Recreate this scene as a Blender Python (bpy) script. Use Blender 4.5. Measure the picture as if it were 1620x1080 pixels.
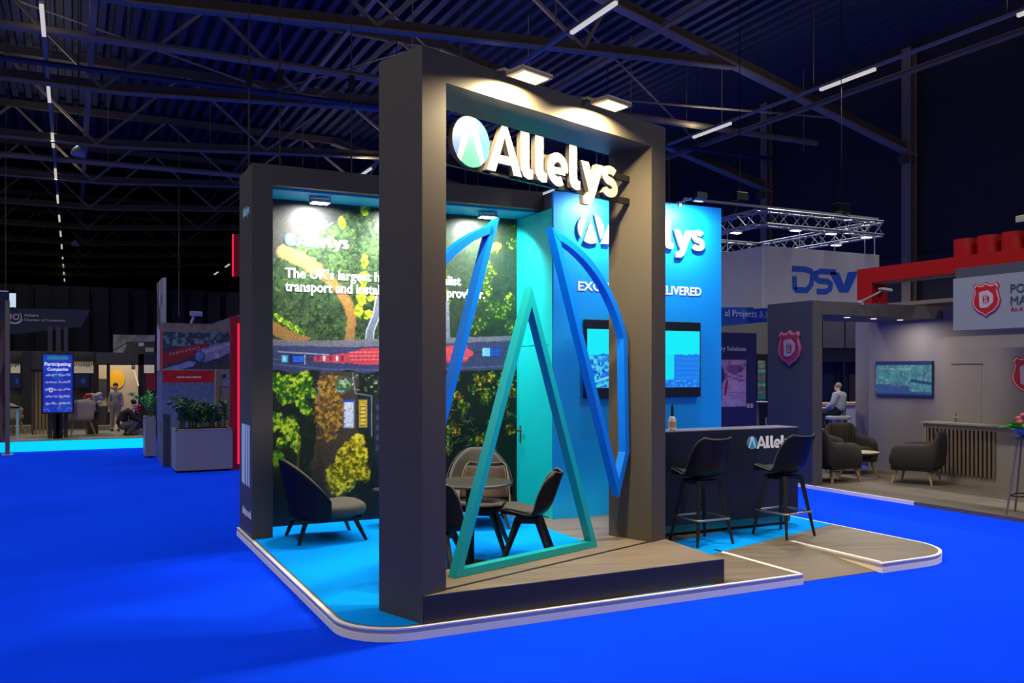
import bpy, bmesh, math, random
import numpy as np
from mathutils import Vector, Matrix

random.seed(7)
SC = bpy.context.scene
COL = SC.collection
for _o in list(bpy.data.objects):
    bpy.data.objects.remove(_o)

# ---------------------------------------------------------------- camera
FPX, HOR, YAW = 1399.0, 586.35, math.radians(26.45)
CZ, PZ = 1.69, 0.085                      # eye height, height of the stand platform
cam_d = bpy.data.cameras.new('camera')
cam = bpy.data.objects.new('camera', cam_d)
COL.objects.link(cam)
cam.location = (0, 0, CZ)
cam.rotation_euler = (math.radians(90), 0, -YAW)
cam_d.sensor_fit = 'HORIZONTAL'
cam_d.sensor_width = 36.0
cam_d.lens = FPX / 1620 * 36
cam_d.shift_y = (HOR - 540) / 1620
cam_d.clip_end = 300
SC.camera = cam

# ---------------------------------------------------------------- exposure, world
SC.view_settings.view_transform = 'Standard'
SC.view_settings.look = 'None'
SC.view_settings.gamma = 1.0
SC.view_settings.use_curve_mapping = False
SC.view_settings.exposure = 0.0
SC.cycles.use_denoising = True
SC.cycles.max_bounces = 6
SC.cycles.sample_clamp_indirect = 4.0
world = bpy.data.worlds.new('hall_air')
SC.world = world
world.use_nodes = True
bg = world.node_tree.nodes['Background']
bg.inputs[0].default_value = (1.0, 0.90, 0.78, 1)
bg.inputs[1].default_value = 0.36

# ---------------------------------------------------------------- big lights: the LED tubes of the hall's light tracks, plus one added fill track
def area(name, loc, target, sx, sy, watts, color=(1, 1, 1), spread=180):
    d = bpy.data.lights.new(name, 'AREA')
    d.shape = 'RECTANGLE'
    d.size, d.size_y = sx, sy
    d.energy = watts
    d.color = color
    d.spread = math.radians(spread)
    o = bpy.data.objects.new(name, d)
    COL.objects.link(o)
    o.location = loc
    o.rotation_euler = (Vector(target) - Vector(loc)).to_track_quat('-Z', 'Y').to_euler()
    return o

TRACK_X = (-0.47, 8.3, 14.95, -8.2)
TRACK_SEG = {-0.47: [3.6, 8.2, 12.8, 17.2, 21.75, 26.4, 31.0, 35.6, 40.2, 44.8, 49.4, 54, 58.6, 63.2, 67.8],
             8.3: [-1.6, 3.0, 7.8, 12.7, 17.3, 21.9, 26.5, 31.1, 35.7, 40.3, 44.9, 49.5, 54.1, 58.7],
             14.95: [-1.0, 3.9, 8.5, 13.1, 17.6, 22.2, 26.8, 31.4, 36, 40.6, 45.2, 49.8]}
TRACK_SEG[-8.2] = [-.6 + 4.6 * k for k in range(15)]  # added track out of view, fills the left faces of the stand
TRACK_W = {-8.2: 110, -0.47: 62, 8.3: 160, 14.95: 175}
for tx in TRACK_X:
    for ty in TRACK_SEG[tx]:
        if ty < 34:
            area('tube_light', (tx, ty + .75, 7.90), (tx, ty + .75, 0), .07, 1.5, TRACK_W[tx], (1, .96, .88), 116 if tx > -8 else 150)
            area('tube_uplight', (tx, ty + .75, 8.09), (tx, ty + .75, 12), .05, 1.4, 14, (1, .9, .74), 170)

# ---------------------------------------------------------------- helpers
def lin(h):
    if isinstance(h, str):
        h = h.lstrip('#')
        h = [int(h[i:i + 2], 16) / 255 for i in (0, 2, 4)]
    return tuple(c / 12.92 if c <= .04045 else ((c + .055) / 1.055) ** 2.4 for c in h[:3])

MATS = {}
def mat(name, h, rough=.55, metal=0.0, var=.08, scale=6.0, bump=0.0, emit=0.0, spec=.4):
    if name in MATS:
        return MATS[name]
    c = lin(h)
    m = bpy.data.materials.new(name)
    m.use_nodes = True
    nt = m.node_tree
    b = nt.nodes['Principled BSDF']
    b.inputs['Roughness'].default_value = rough
    b.inputs['Metallic'].default_value = metal
    b.inputs['Specular IOR Level'].default_value = spec
    tc = nt.nodes.new('ShaderNodeTexCoord')
    nz = nt.nodes.new('ShaderNodeTexNoise')
    nz.inputs['Scale'].default_value = scale
    nz.inputs['Detail'].default_value = 4
    nt.links.new(tc.outputs['Object'], nz.inputs['Vector'])
    mx = nt.nodes.new('ShaderNodeMix')
    mx.data_type = 'RGBA'
    mx.inputs[6].default_value = (*[x * (1 - var) for x in c], 1)
    mx.inputs[7].default_value = (*[min(1, x * (1 + var)) for x in c], 1)
    nt.links.new(nz.outputs['Fac'], mx.inputs[0])
    nt.links.new(mx.outputs[2], b.inputs['Base Color'])
    if bump:
        bp = nt.nodes.new('ShaderNodeBump')
        bp.inputs['Strength'].default_value = bump
        bp.inputs['Distance'].default_value = .01
        nt.links.new(nz.outputs['Fac'], bp.inputs['Height'])
        nt.links.new(bp.outputs['Normal'], b.inputs['Normal'])
    if emit:
        nt.links.new(mx.outputs[2], b.inputs['Emission Color'])
        b.inputs['Emission Strength'].default_value = emit
    MATS[name] = m
    return m

def print_mat(name, emit=0.0, rough=.5):
    if name in MATS:
        return MATS[name]
    m = bpy.data.materials.new(name)
    m.use_nodes = True
    nt = m.node_tree
    b = nt.nodes['Principled BSDF']
    b.inputs['Roughness'].default_value = rough
    b.inputs['Specular IOR Level'].default_value = .25
    at = nt.nodes.new('ShaderNodeAttribute')
    at.attribute_name = 'ink'
    if emit:
        nt.links.new(at.outputs['Color'], b.inputs['Emission Color'])
        b.inputs['Emission Strength'].default_value = emit
        b.inputs['Base Color'].default_value = (.01, .01, .012, 1)
    else:
        nt.links.new(at.outputs['Color'], b.inputs['Base Color'])
    MATS[name] = m
    return m

def wood_mat(name, h1, h2, h3, plank=(1.2, .19), rough=.5, rot=0.0):
    c1, c2, c3 = lin(h1), lin(h2), lin(h3)
    m = bpy.data.materials.new(name)
    m.use_nodes = True
    nt = m.node_tree
    b = nt.nodes['Principled BSDF']
    b.inputs['Roughness'].default_value = rough
    tc = nt.nodes.new('ShaderNodeTexCoord')
    mp = nt.nodes.new('ShaderNodeMapping')
    mp.inputs['Rotation'].default_value = (0, 0, rot)
    nt.links.new(tc.outputs['Object'], mp.inputs['Vector'])
    br = nt.nodes.new('ShaderNodeTexBrick')
    br.inputs['Color1'].default_value = (*c1, 1)
    br.inputs['Color2'].default_value = (*c2, 1)
    br.inputs['Mortar'].default_value = (*[x * .6 for x in c1], 1)
    br.inputs['Scale'].default_value = 1
    br.inputs['Mortar Size'].default_value = .002
    br.inputs['Brick Width'].default_value = plank[0]
    br.inputs['Row Height'].default_value = plank[1]
    nt.links.new(mp.outputs['Vector'], br.inputs['Vector'])
    m2 = nt.nodes.new('ShaderNodeMapping')
    m2.inputs['Scale'].default_value = (1.5, 14, 4)
    nt.links.new(mp.outputs['Vector'], m2.inputs['Vector'])
    nz = nt.nodes.new('ShaderNodeTexNoise')
    nz.inputs['Scale'].default_value = 1.3
    nz.inputs['Detail'].default_value = 6
    nt.links.new(m2.outputs['Vector'], nz.inputs['Vector'])
    rp = nt.nodes.new('ShaderNodeMapRange')
    rp.inputs[1].default_value = .35
    rp.inputs[2].default_value = .75
    nt.links.new(nz.outputs['Fac'], rp.inputs[0])
    mx = nt.nodes.new('ShaderNodeMix')
    mx.data_type = 'RGBA'
    nt.links.new(rp.outputs[0], mx.inputs[0])
    nt.links.new(br.outputs['Color'], mx.inputs[6])
    mx.inputs[7].default_value = (*c3, 1)
    nt.links.new(mx.outputs[2], b.inputs['Base Color'])
    MATS[name] = m
    return m

def carpet_mat(name, h, rough=.9):
    c = lin(h)
    m = bpy.data.materials.new(name)
    m.use_nodes = True
    nt = m.node_tree
    b = nt.nodes['Principled BSDF']
    b.inputs['Roughness'].default_value = rough
    b.inputs['Specular IOR Level'].default_value = .03
    tc = nt.nodes.new('ShaderNodeTexCoord')
    n1 = nt.nodes.new('ShaderNodeTexNoise')
    n1.inputs['Scale'].default_value = .7
    n1.inputs['Detail'].default_value = 5
    n2 = nt.nodes.new('ShaderNodeTexNoise')
    n2.inputs['Scale'].default_value = 260
    for n in (n1, n2):
        nt.links.new(tc.outputs['Object'], n.inputs['Vector'])
    ad = nt.nodes.new('ShaderNodeMath')
    ad.operation = 'MULTIPLY_ADD'
    nt.links.new(n2.outputs['Fac'], ad.inputs[0])
    ad.inputs[1].default_value = .35
    nt.links.new(n1.outputs['Fac'], ad.inputs[2])
    rp = nt.nodes.new('ShaderNodeMapRange')
    rp.inputs[1].default_value = .4
    rp.inputs[2].default_value = .95
    nt.links.new(ad.outputs[0], rp.inputs[0])
    mx = nt.nodes.new('ShaderNodeMix')
    mx.data_type = 'RGBA'
    mx.inputs[6].default_value = (*[x * .86 for x in c], 1)
    mx.inputs[7].default_value = (*[min(1, x * 1.1) for x in c], 1)
    nt.links.new(rp.outputs[0], mx.inputs[0])
    nt.links.new(mx.outputs[2], b.inputs['Base Color'])
    bp = nt.nodes.new('ShaderNodeBump')
    bp.inputs['Strength'].default_value = .25
    bp.inputs['Distance'].default_value = .004
    nt.links.new(n2.outputs['Fac'], bp.inputs['Height'])
    nt.links.new(bp.outputs['Normal'], b.inputs['Normal'])
    MATS[name] = m
    return m

V = Vector
def rounded(pts, rads, n=8):
    """round the corners of a closed 2D polygon"""
    out = []
    k = len(pts)
    for i in range(k):
        p, a, b = V(pts[i]), V(pts[i - 1]), V(pts[(i + 1) % k])
        r = rads[i] if isinstance(rads, (list, tuple)) else rads
        if r <= 0:
            out.append(tuple(p))
            continue
        d1, d2 = (a - p).normalized(), (b - p).normalized()
        ang = d1.angle(d2)
        t = min(r / math.tan(ang / 2), .49 * (a - p).length, .49 * (b - p).length)
        r2 = t * math.tan(ang / 2)
        c = p + (d1 + d2).normalized() * (r2 / math.sin(ang / 2))
        s, e = p + d1 * t - c, p + d2 * t - c
        for j in range(n + 1):
            f = j / n
            q = (s.lerp(e, f)).normalized() * r2
            out.append(tuple(c + q))
    return out

class MB:
    """collects shapes, becomes ONE mesh object"""
    def __init__(s):
        s.v, s.f = [], []
    def add(s, vs, fs):
        o = len(s.v)
        s.v += [tuple(p) for p in vs]
        s.f += [tuple(i + o for i in f) for f in fs]
        return s
    def box(s, x0, x1, y0, y1, z0, z1):
        x0, x1 = sorted((x0, x1)); y0, y1 = sorted((y0, y1)); z0, z1 = sorted((z0, z1))
        return s.add([(x, y, z) for z in (z0, z1) for y in (y0, y1) for x in (x0, x1)],
                     [(0, 2, 3, 1), (4, 5, 7, 6), (0, 1, 5, 4), (2, 6, 7, 3), (0, 4, 6, 2), (1, 3, 7, 5)])
    def obox(s, c, ax, ay, az):
        """box from a centre and three half-axis vectors"""
        c, ax, ay, az = V(c), V(ax), V(ay), V(az)
        return s.add([c + ax * i + ay * j + az * k for k in (-1, 1) for j in (-1, 1) for i in (-1, 1)],
                     [(0, 2, 3, 1), (4, 5, 7, 6), (0, 1, 5, 4), (2, 6, 7, 3), (0, 4, 6, 2), (1, 3, 7, 5)])
    def bar(s, a, b, w, h, up=(0, 0, 1), w2=None, h2=None):
        a, b, up = V(a), V(b), V(up)
        d = (b - a).normalized()
        sx = d.cross(up)
        if sx.length < 1e-4:
            sx = d.cross(V((1, 0, 0)))
        sx.normalize()
        sy = sx.cross(d)
        w2 = w if w2 is None else w2
        h2 = h if h2 is None else h2
        vs = [a + sx * (i * w / 2) + sy * (j * h / 2) for i, j in ((-1, -1), (1, -1), (1, 1), (-1, 1))] + \
             [b + sx * (i * w2 / 2) + sy * (j * h2 / 2) for i, j in ((-1, -1), (1, -1), (1, 1), (-1, 1))]
        return s.add(vs, [(3, 2, 1, 0), (4, 5, 6, 7), (0, 1, 5, 4), (1, 2, 6, 5), (2, 3, 7, 6), (3, 0, 4, 7)])
    def tube(s, pts, r, n=8, closed=False):
        pts = [V(p) for p in pts]
        k = len(pts)
        rr = r if isinstance(r, (list, tuple)) else [r] * k
        rings = []
        prev = None
        for i, p in enumerate(pts):
            if closed:
                d = (pts[(i + 1) % k] - pts[i - 1]).normalized()
            else:
                d = (pts[min(i + 1, k - 1)] - pts[max(i - 1, 0)]).normalized()
            if prev is None:
                x = d.orthogonal().normalized()
            else:
                x = (prev - d * prev.dot(d)).normalized()
            prev = x
            y = d.cross(x)
            rings.append([p + (x * math.cos(2 * math.pi * j / n) + y * math.sin(2 * math.pi * j / n)) * rr[i] for j in range(n)])
        vs = [q for ring in rings for q in ring]
        fs = []
        for i in range(k if closed else k - 1):
            a, b = i * n, ((i + 1) % k) * n
            for j in range(n):
                fs.append((a + j, a + (j + 1) % n, b + (j + 1) % n, b + j))
        if not closed:
            fs.append(tuple(range(n))[::-1])
            fs.append(tuple((k - 1) * n + j for j in range(n)))
        return s.add(vs, fs)
    def lathe(s, prof, c=(0, 0, 0), n=24):
        vs, fs = [], []
        k = len(prof)
        for r, z in prof:
            for j in range(n):
                a = 2 * math.pi * j / n
                vs.append((c[0] + r * math.cos(a), c[1] + r * math.sin(a), c[2] + z))
        for i in range(k - 1):
            for j in range(n):
                fs.append((i * n + j, i * n + (j + 1) % n, (i + 1) * n + (j + 1) % n, (i + 1) * n + j))
        fs.append(tuple(range(n))[::-1])
        fs.append(tuple((k - 1) * n + j for j in range(n)))
        return s.add(vs, fs)
    def ell(s, c, rx, ry, rz, nu=16, nv=10):
        vs, fs = [], []
        for i in range(1, nv):
            t = math.pi * i / nv
            for j in range(nu):
                a = 2 * math.pi * j / nu
                vs.append((c[0] + rx * math.sin(t) * math.cos(a), c[1] + ry * math.sin(t) * math.sin(a), c[2] + rz * math.cos(t)))
        for i in range(nv - 2):
            for j in range(nu):
                fs.append((i * nu + j, (i + 1) * nu + j, (i + 1) * nu + (j + 1) % nu, i * nu + (j + 1) % nu))
        vs += [(c[0], c[1], c[2] + rz), (c[0], c[1], c[2] - rz)]
        t, b = len(vs) - 2, len(vs) - 1
        for j in range(nu):
            fs.append((t, j, (j + 1) % nu))
            fs.append((b, (nv - 2) * nu + (j + 1) % nu, (nv - 2) * nu + j))
        return s.add(vs, fs)
    def prism(s, pts, z0, z1):
        """upright prism over a plan polygon"""
        k = len(pts)
        vs = [(p[0], p[1], z0) for p in pts] + [(p[0], p[1], z1) for p in pts]
        fs = [tuple(range(k))[::-1], tuple(range(k, 2 * k))] + [(i, (i + 1) % k, k + (i + 1) % k, k + i) for i in range(k)]
        return s.add(vs, fs)
    def plate(s, pts, fr, d0, d1):
        """prism of a 2D polygon standing in a frame fr = (origin, x axis, y axis, normal)"""
        o, ux, uy, n = fr
        k = len(pts)
        vs = [o + ux * p[0] + uy * p[1] + n * d for d in (d0, d1) for p in pts]
        fs = [tuple(range(k))[::-1], tuple(range(k, 2 * k))] + [(i, (i + 1) % k, k + (i + 1) % k, k + i) for i in range(k)]
        return s.add(vs, fs)
    def strip(s, L, R, fr, d0, d1):
        """ribbon between two 2D polylines, extruded"""
        o, ux, uy, n = fr
        k = len(L)
        vs = []
        for d in (d0, d1):
            for q in (L, R):
                vs += [o + ux * p[0] + uy * p[1] + n * d for p in q]
        fs = []
        for i in range(k - 1):
            fs += [(i, i + 1, k + i + 1, k + i), (2 * k + i, 3 * k + i, 3 * k + i + 1, 2 * k + i + 1),
                   (i, 2 * k + i, 2 * k + i + 1, i + 1), (k + i, k + i + 1, 3 * k + i + 1, 3 * k + i)]
        fs += [(0, k, 3 * k, 2 * k), (k - 1, 3 * k - 1, 4 * k - 1, 2 * k - 1)]
        return s.add(vs, fs)
    def stroke(s, pts, w, fr, d0, d1):
        pts = [V(p) for p in pts]
        L, R = [], []
        k = len(pts)
        ww = w if isinstance(w, (list, tuple)) else [w] * k
        for i, p in enumerate(pts):
            a = (pts[i] - pts[i - 1]).normalized() if i else (pts[1] - pts[0]).normalized()
            b = (pts[i + 1] - pts[i]).normalized() if i < k - 1 else a
            t = (a + b).normalized()
            nn = V((-t.y, t.x))
            m = ww[i] / 2 / max(.4, nn.dot(V((-a.y, a.x))))
            L.append(p + nn * m)
            R.append(p - nn * m)
        return s.strip(L, R, fr, d0, d1)
    def text(s, body, fr, width=None, size=1.0, bold=0.0, d0=0.0, d1=.004, align='L', height=None):
        vs, fs, w, h = text_geo(body, bold)
        sx = width / w if width else size
        sy = height / h if height else (sx if not width else sx)
        o, ux, uy, n = fr
        off = {'L': 0, 'C': -w * sx / 2, 'R': -w * sx}[align]
        return s.add([o + ux * (p[0] * sx + off) + uy * (p[1] * sy) + n * (d0 + (d1 - d0) * p[2]) for p in vs], fs)

TEXTS = {}
def text_geo(body, bold):
    if (body, bold) in TEXTS:
        return TEXTS[(body, bold)]
    cu = bpy.data.curves.new('lettering', 'FONT')
    cu.body = body
    cu.size = 1
    cu.offset = bold
    cu.extrude = .5
    cu.resolution_u = 3
    o = bpy.data.objects.new('lettering', cu)
    COL.objects.link(o)
    dg = bpy.context.evaluated_depsgraph_get()
    me = bpy.data.meshes.new_from_object(o.evaluated_get(dg))
    vs = [tuple(v.co) for v in me.vertices]
    fs = [tuple(p.vertices) for p in me.polygons]
    x0 = min(v[0] for v in vs); x1 = max(v[0] for v in vs)
    h = max(v[1] for v in vs)
    vs = [(v[0] - x0, v[1], v[2] + .5) for v in vs]
    bpy.data.objects.remove(o)
    bpy.data.curves.remove(cu)
    bpy.data.meshes.remove(me)
    TEXTS[(body, bold)] = (vs, fs, x1 - x0, h)
    return TEXTS[(body, bold)]

ORG = {}
def _mesh(name, mb, m, org=(0, 0, 0), smooth=0, recalc=True, autosub=0):
    me = bpy.data.meshes.new(name)
    o = V(org)
    me.from_pydata([tuple(V(p) - o) for p in mb.v], [], mb.f)
    if recalc:
        b = bmesh.new()
        b.from_mesh(me)
        bmesh.ops.recalc_face_normals(b, faces=b.faces)
        b.to_mesh(me)
        b.free()
    if m:
        me.materials.append(m)
    if smooth:
        for p in me.polygons:
            p.use_smooth = True
        me.set_sharp_from_angle(angle=math.radians(smooth))
    return me

def thing(name, label, cat, loc=(0, 0, 0), rotz=0.0, group=None):
    o = bpy.data.objects.new(name, None)
    o.empty_display_size = .1
    COL.objects.link(o)
    o.location = loc
    o.rotation_euler = (0, 0, rotz)
    o['label'] = label
    o['category'] = cat
    if group:
        o['group'] = group
    ORG[o.name] = V(loc)
    return o

def part(name, mb, m, root, smooth=0, label=None, world=True, bevel=0, subsurf=0, solid=0, recalc=True):
    """a mesh child; world=True: the shape is given in world coordinates"""
    org = ORG.get(root.name, V((0, 0, 0))) if world else V((0, 0, 0))
    o = bpy.data.objects.new(name, _mesh(name, mb, m, org, smooth, recalc))
    COL.objects.link(o)
    o.parent = root
    ORG[o.name] = org
    if label:
        o['label'] = label
    mods(o, bevel, subsurf, solid)
    return o

def mods(o, bevel=0, subsurf=0, solid=0):
    if solid:
        x = o.modifiers.new('thickness', 'SOLIDIFY')
        x.thickness = solid
        x.offset = 0
    if bevel:
        x = o.modifiers.new('bevel', 'BEVEL')
        x.width = bevel
        x.segments = 2
        x.limit_method = 'ANGLE'
    if subsurf:
        x = o.modifiers.new('subdivision', 'SUBSURF')
        x.levels = x.render_levels = subsurf

def solo(name, label, cat, mb, m, base, group=None, smooth=0, bevel=0):
    o = bpy.data.objects.new(name, _mesh(name, mb, m, base, smooth))
    COL.objects.link(o)
    o.location = base
    o['label'] = label
    o['category'] = cat
    if group:
        o['group'] = group
    ORG[o.name] = V(base)
    mods(o, bevel)
    return o

def struct(name, mb, m, smooth=0, recalc=True):
    o = bpy.data.objects.new(name, _mesh(name, mb, m, (0, 0, 0), smooth, recalc))
    COL.objects.link(o)
    o['kind'] = 'structure'
    return o

def dup(root, loc, rotz, label=None, group=None):
    r = root.copy()
    COL.objects.link(r)
    r.location = loc
    r.rotation_euler = (0, 0, rotz)
    ORG[r.name] = V(loc)
    if label:
        r['label'] = label
    if group:
        r['group'] = group
    for ch in list(root.children):
        c = ch.copy()
        COL.objects.link(c)
        c.parent = r
        for g in list(ch.children):
            d = g.copy()
            COL.objects.link(d)
            d.parent = c
    return r

# sight lines of the surveyed photograph, turned into points of the hall
F3 = V((math.sin(YAW), math.cos(YAW), 0)); R3 = V((math.cos(YAW), -math.sin(YAW), 0)); EYE = V((0, 0, CZ))
def ray(x, y):
    return F3 + R3 * ((x - 810) / FPX) + V((0, 0, 1)) * ((HOR - y) / FPX)
def on_y(x, y, Y):
    r = ray(x, y); return EYE + r * (Y / r.y)
def on_x(x, y, X):
    r = ray(x, y); return EYE + r * (X / r.x)
def on_z(x, y, z=PZ):
    r = ray(x, y); return EYE + r * ((z - CZ) / r.z)
def on_d(x, y, d):
    return EYE + ray(x, y) * d
def frame(o, ux, uy=(0, 0, 1), n=None):
    ux, uy = V(ux), V(uy)
    return (V(o), ux, uy, V(n) if n is not None else ux.cross(uy))
FACE = (1, 0, 0)          # a face that looks towards the aisle: x to the right, normal -Y

# ---------------------------------------------------------------- printed pictures (drawn as coloured meshes)
def vnoise(x, y, seed):
    rs = np.random.RandomState(seed)
    g = rs.rand(97, 97)
    xi = np.floor(x).astype(int); yi = np.floor(y).astype(int)
    fx = x - xi; fy = y - yi
    fx = fx * fx * (3 - 2 * fx); fy = fy * fy * (3 - 2 * fy)
    a = g[yi % 97, xi % 97]; b = g[yi % 97, (xi + 1) % 97]
    c = g[(yi + 1) % 97, xi % 97]; d = g[(yi + 1) % 97, (xi + 1) % 97]
    return (a * (1 - fx) + b * fx) * (1 - fy) + (c * (1 - fx) + d * fx) * fy
def fbm(x, y, s, seed, octs=4):
    t = 0; w = .5; tot = 0
    for k in range(octs):
        t = t + w * vnoise(x / s * 2 ** k + 31.7 * k, y / s * 2 ** k + 17.3 * k, seed + k)
        tot += w; w *= .55
    return t / tot

class Canvas:
    def __init__(s, X, Y, base):
        s.X, s.Y = X, Y
        s.c = np.zeros(X.shape + (3,))
        s.c[:] = np.array(hexc(base))
    def mix(s, mask, h):
        col = np.array(hexc(h)) if isinstance(h, str) else h
        s.c = s.c * (1 - mask[..., None]) + col * mask[..., None]
    def wob(s, amp, sc, seed):
        return s.X + amp * (fbm(s.X, s.Y, sc, seed) - .5) * 2, s.Y + amp * (fbm(s.X + 50, s.Y + 90, sc, seed + 9) - .5) * 2
    def rect(s, x0, x1, y0, y1, h, a=1.0, soft=.5):
        m = np.clip((s.X - x0) / soft + .5, 0, 1) * np.clip((x1 - s.X) / soft + .5, 0, 1) * np.clip((s.Y - y0) / soft + .5, 0, 1) * np.clip((y1 - s.Y) / soft + .5, 0, 1)
        s.mix(m * a, h)
    def poly(s, pts, h, a=1.0, wob=None):
        X, Y = s.wob(*wob) if wob else (s.X, s.Y)
        ins = np.zeros(X.shape, bool)
        k = len(pts)
        for i in range(k):
            (x0, y0), (x1, y1) = pts[i], pts[(i + 1) % k]
            if y0 == y1:
                continue
            cr = ((y0 > Y) != (y1 > Y)) & (X < (x1 - x0) * (Y - y0) / (y1 - y0) + x0)
            ins ^= cr
        s.mix(ins * a, h)
    def path(s, pts, w, h, a=1.0, wob=None, soft=1.0):
        X, Y = s.wob(*wob) if wob else (s.X, s.Y)
        d = np.full(X.shape, 1e9)
        for (x0, y0), (x1, y1) in zip(pts, pts[1:]):
            dx, dy = x1 - x0, y1 - y0
            t = np.clip(((X - x0) * dx + (Y - y0) * dy) / (dx * dx + dy * dy + 1e-9), 0, 1)
            d = np.minimum(d, np.hypot(X - x0 - t * dx, Y - y0 - t * dy))
        s.mix(np.clip((w / 2 - d) / soft + .5, 0, 1) * a, h)
    def disc(s, x, y, rx, ry, h, a=1.0, wob=None, soft=.25):
        X, Y = s.wob(*wob) if wob else (s.X, s.Y)
        d = np.hypot((X - x) / rx, (Y - y) / ry)
        s.mix(np.clip((1 - d) / soft + .5, 0, 1) * a, h)
    def leaves(s, x, y, rx, ry, cols, seed, sc=5, thr=.45, a=1.0):
        """a clump of foliage: noisy edge, speckled"""
        X, Y = s.X, s.Y
        d = np.hypot((X - x) / rx, (Y - y) / ry) + (fbm(X, Y, sc * 1.6, seed + 40) - .5) * .9
        m = np.clip((1 - d) * 5, 0, 1)
        n = fbm(X, Y, sc, seed)
        for i, h in enumerate(cols):
            t = thr + i * .07
            s.mix(m * a * np.clip((n - t + (.12 if i == 0 else 0)) * 14, 0, 1), h)
    def grain(s, sc, amt, seed):
        n = fbm(s.X, s.Y, sc, seed, 3) - .5
        s.c = np.clip(s.c * (1 + n[..., None] * amt * 2), 0, 1)
def hexc(h):
    h = h.lstrip('#')
    return [int(h[i:i + 2], 16) / 255 for i in (0, 2, 4)]

def picture(name, fr, w, h, nx, ny, draw, m, root, thick=.012, label=None, uv=None):
    """a printed sheet: front grid with ink colours, plus edge and back; origin of fr = lower left corner"""
    o, ux, uy, n = fr
    gx = np.linspace(0, 1, nx); gy = np.linspace(0, 1, ny)
    GX, GY = np.meshgrid(gx, gy)
    o_, ux_, uy_, n_ = (np.array(q) for q in (o, ux, uy, n))
    P = o_ + ux_ * (GX[..., None] * w) + uy_ * (GY[..., None] * h) + n_ * thick
    cv = draw(P, GX, GY)
    ink = np.clip(cv.c, 0, 1)
    ink = np.where(ink <= .04045, ink / 12.92, ((ink + .055) / 1.055) ** 2.4).reshape(-1, 3)
    org = np.array(ORG.get(root.name, V((0, 0, 0))))
    vs = P.reshape(-1, 3) - org
    idx = np.arange(nx * ny).reshape(ny, nx)
    q = np.stack([idx[:-1, :-1], idx[:-1, 1:], idx[1:, 1:], idx[1:, :-1]], -1).reshape(-1, 4)
    cs = [idx[0, 0], idx[0, -1], idx[-1, -1], idx[-1, 0]]
    bv = vs[cs] - n_ * thick
    allv = np.vstack([vs, vs[cs], bv])
    b0 = nx * ny
    extra = [[b0 + i, b0 + 4 + i, b0 + 4 + (i + 1) % 4, b0 + (i + 1) % 4] for i in range(4)] + [[b0 + 7, b0 + 6, b0 + 5, b0 + 4]]
    F = np.vstack([q, np.array(extra)])
    me = bpy.data.meshes.new(name)
    me.from_pydata(allv.tolist(), [], F.tolist())
    at = me.color_attributes.new('ink', 'FLOAT_COLOR', 'POINT')
    full = np.ones((len(allv), 4))
    full[:nx * ny, :3] = ink
    full[nx * ny:, :3] = .05
    at.data.foreach_set('color', full.ravel())
    me.materials.append(m)
    ob = bpy.data.objects.new(name, me)
    COL.objects.link(ob)
    ob.parent = root
    ORG[ob.name] = V(org)
    if label:
        ob['label'] = label
    return ob

def to_px(P):
    d = P - np.array(EYE)
    w = d @ np.array(F3)
    return 810 + FPX * (d @ np.array(R3)) / w, HOR - FPX * d[..., 2] / w

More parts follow.
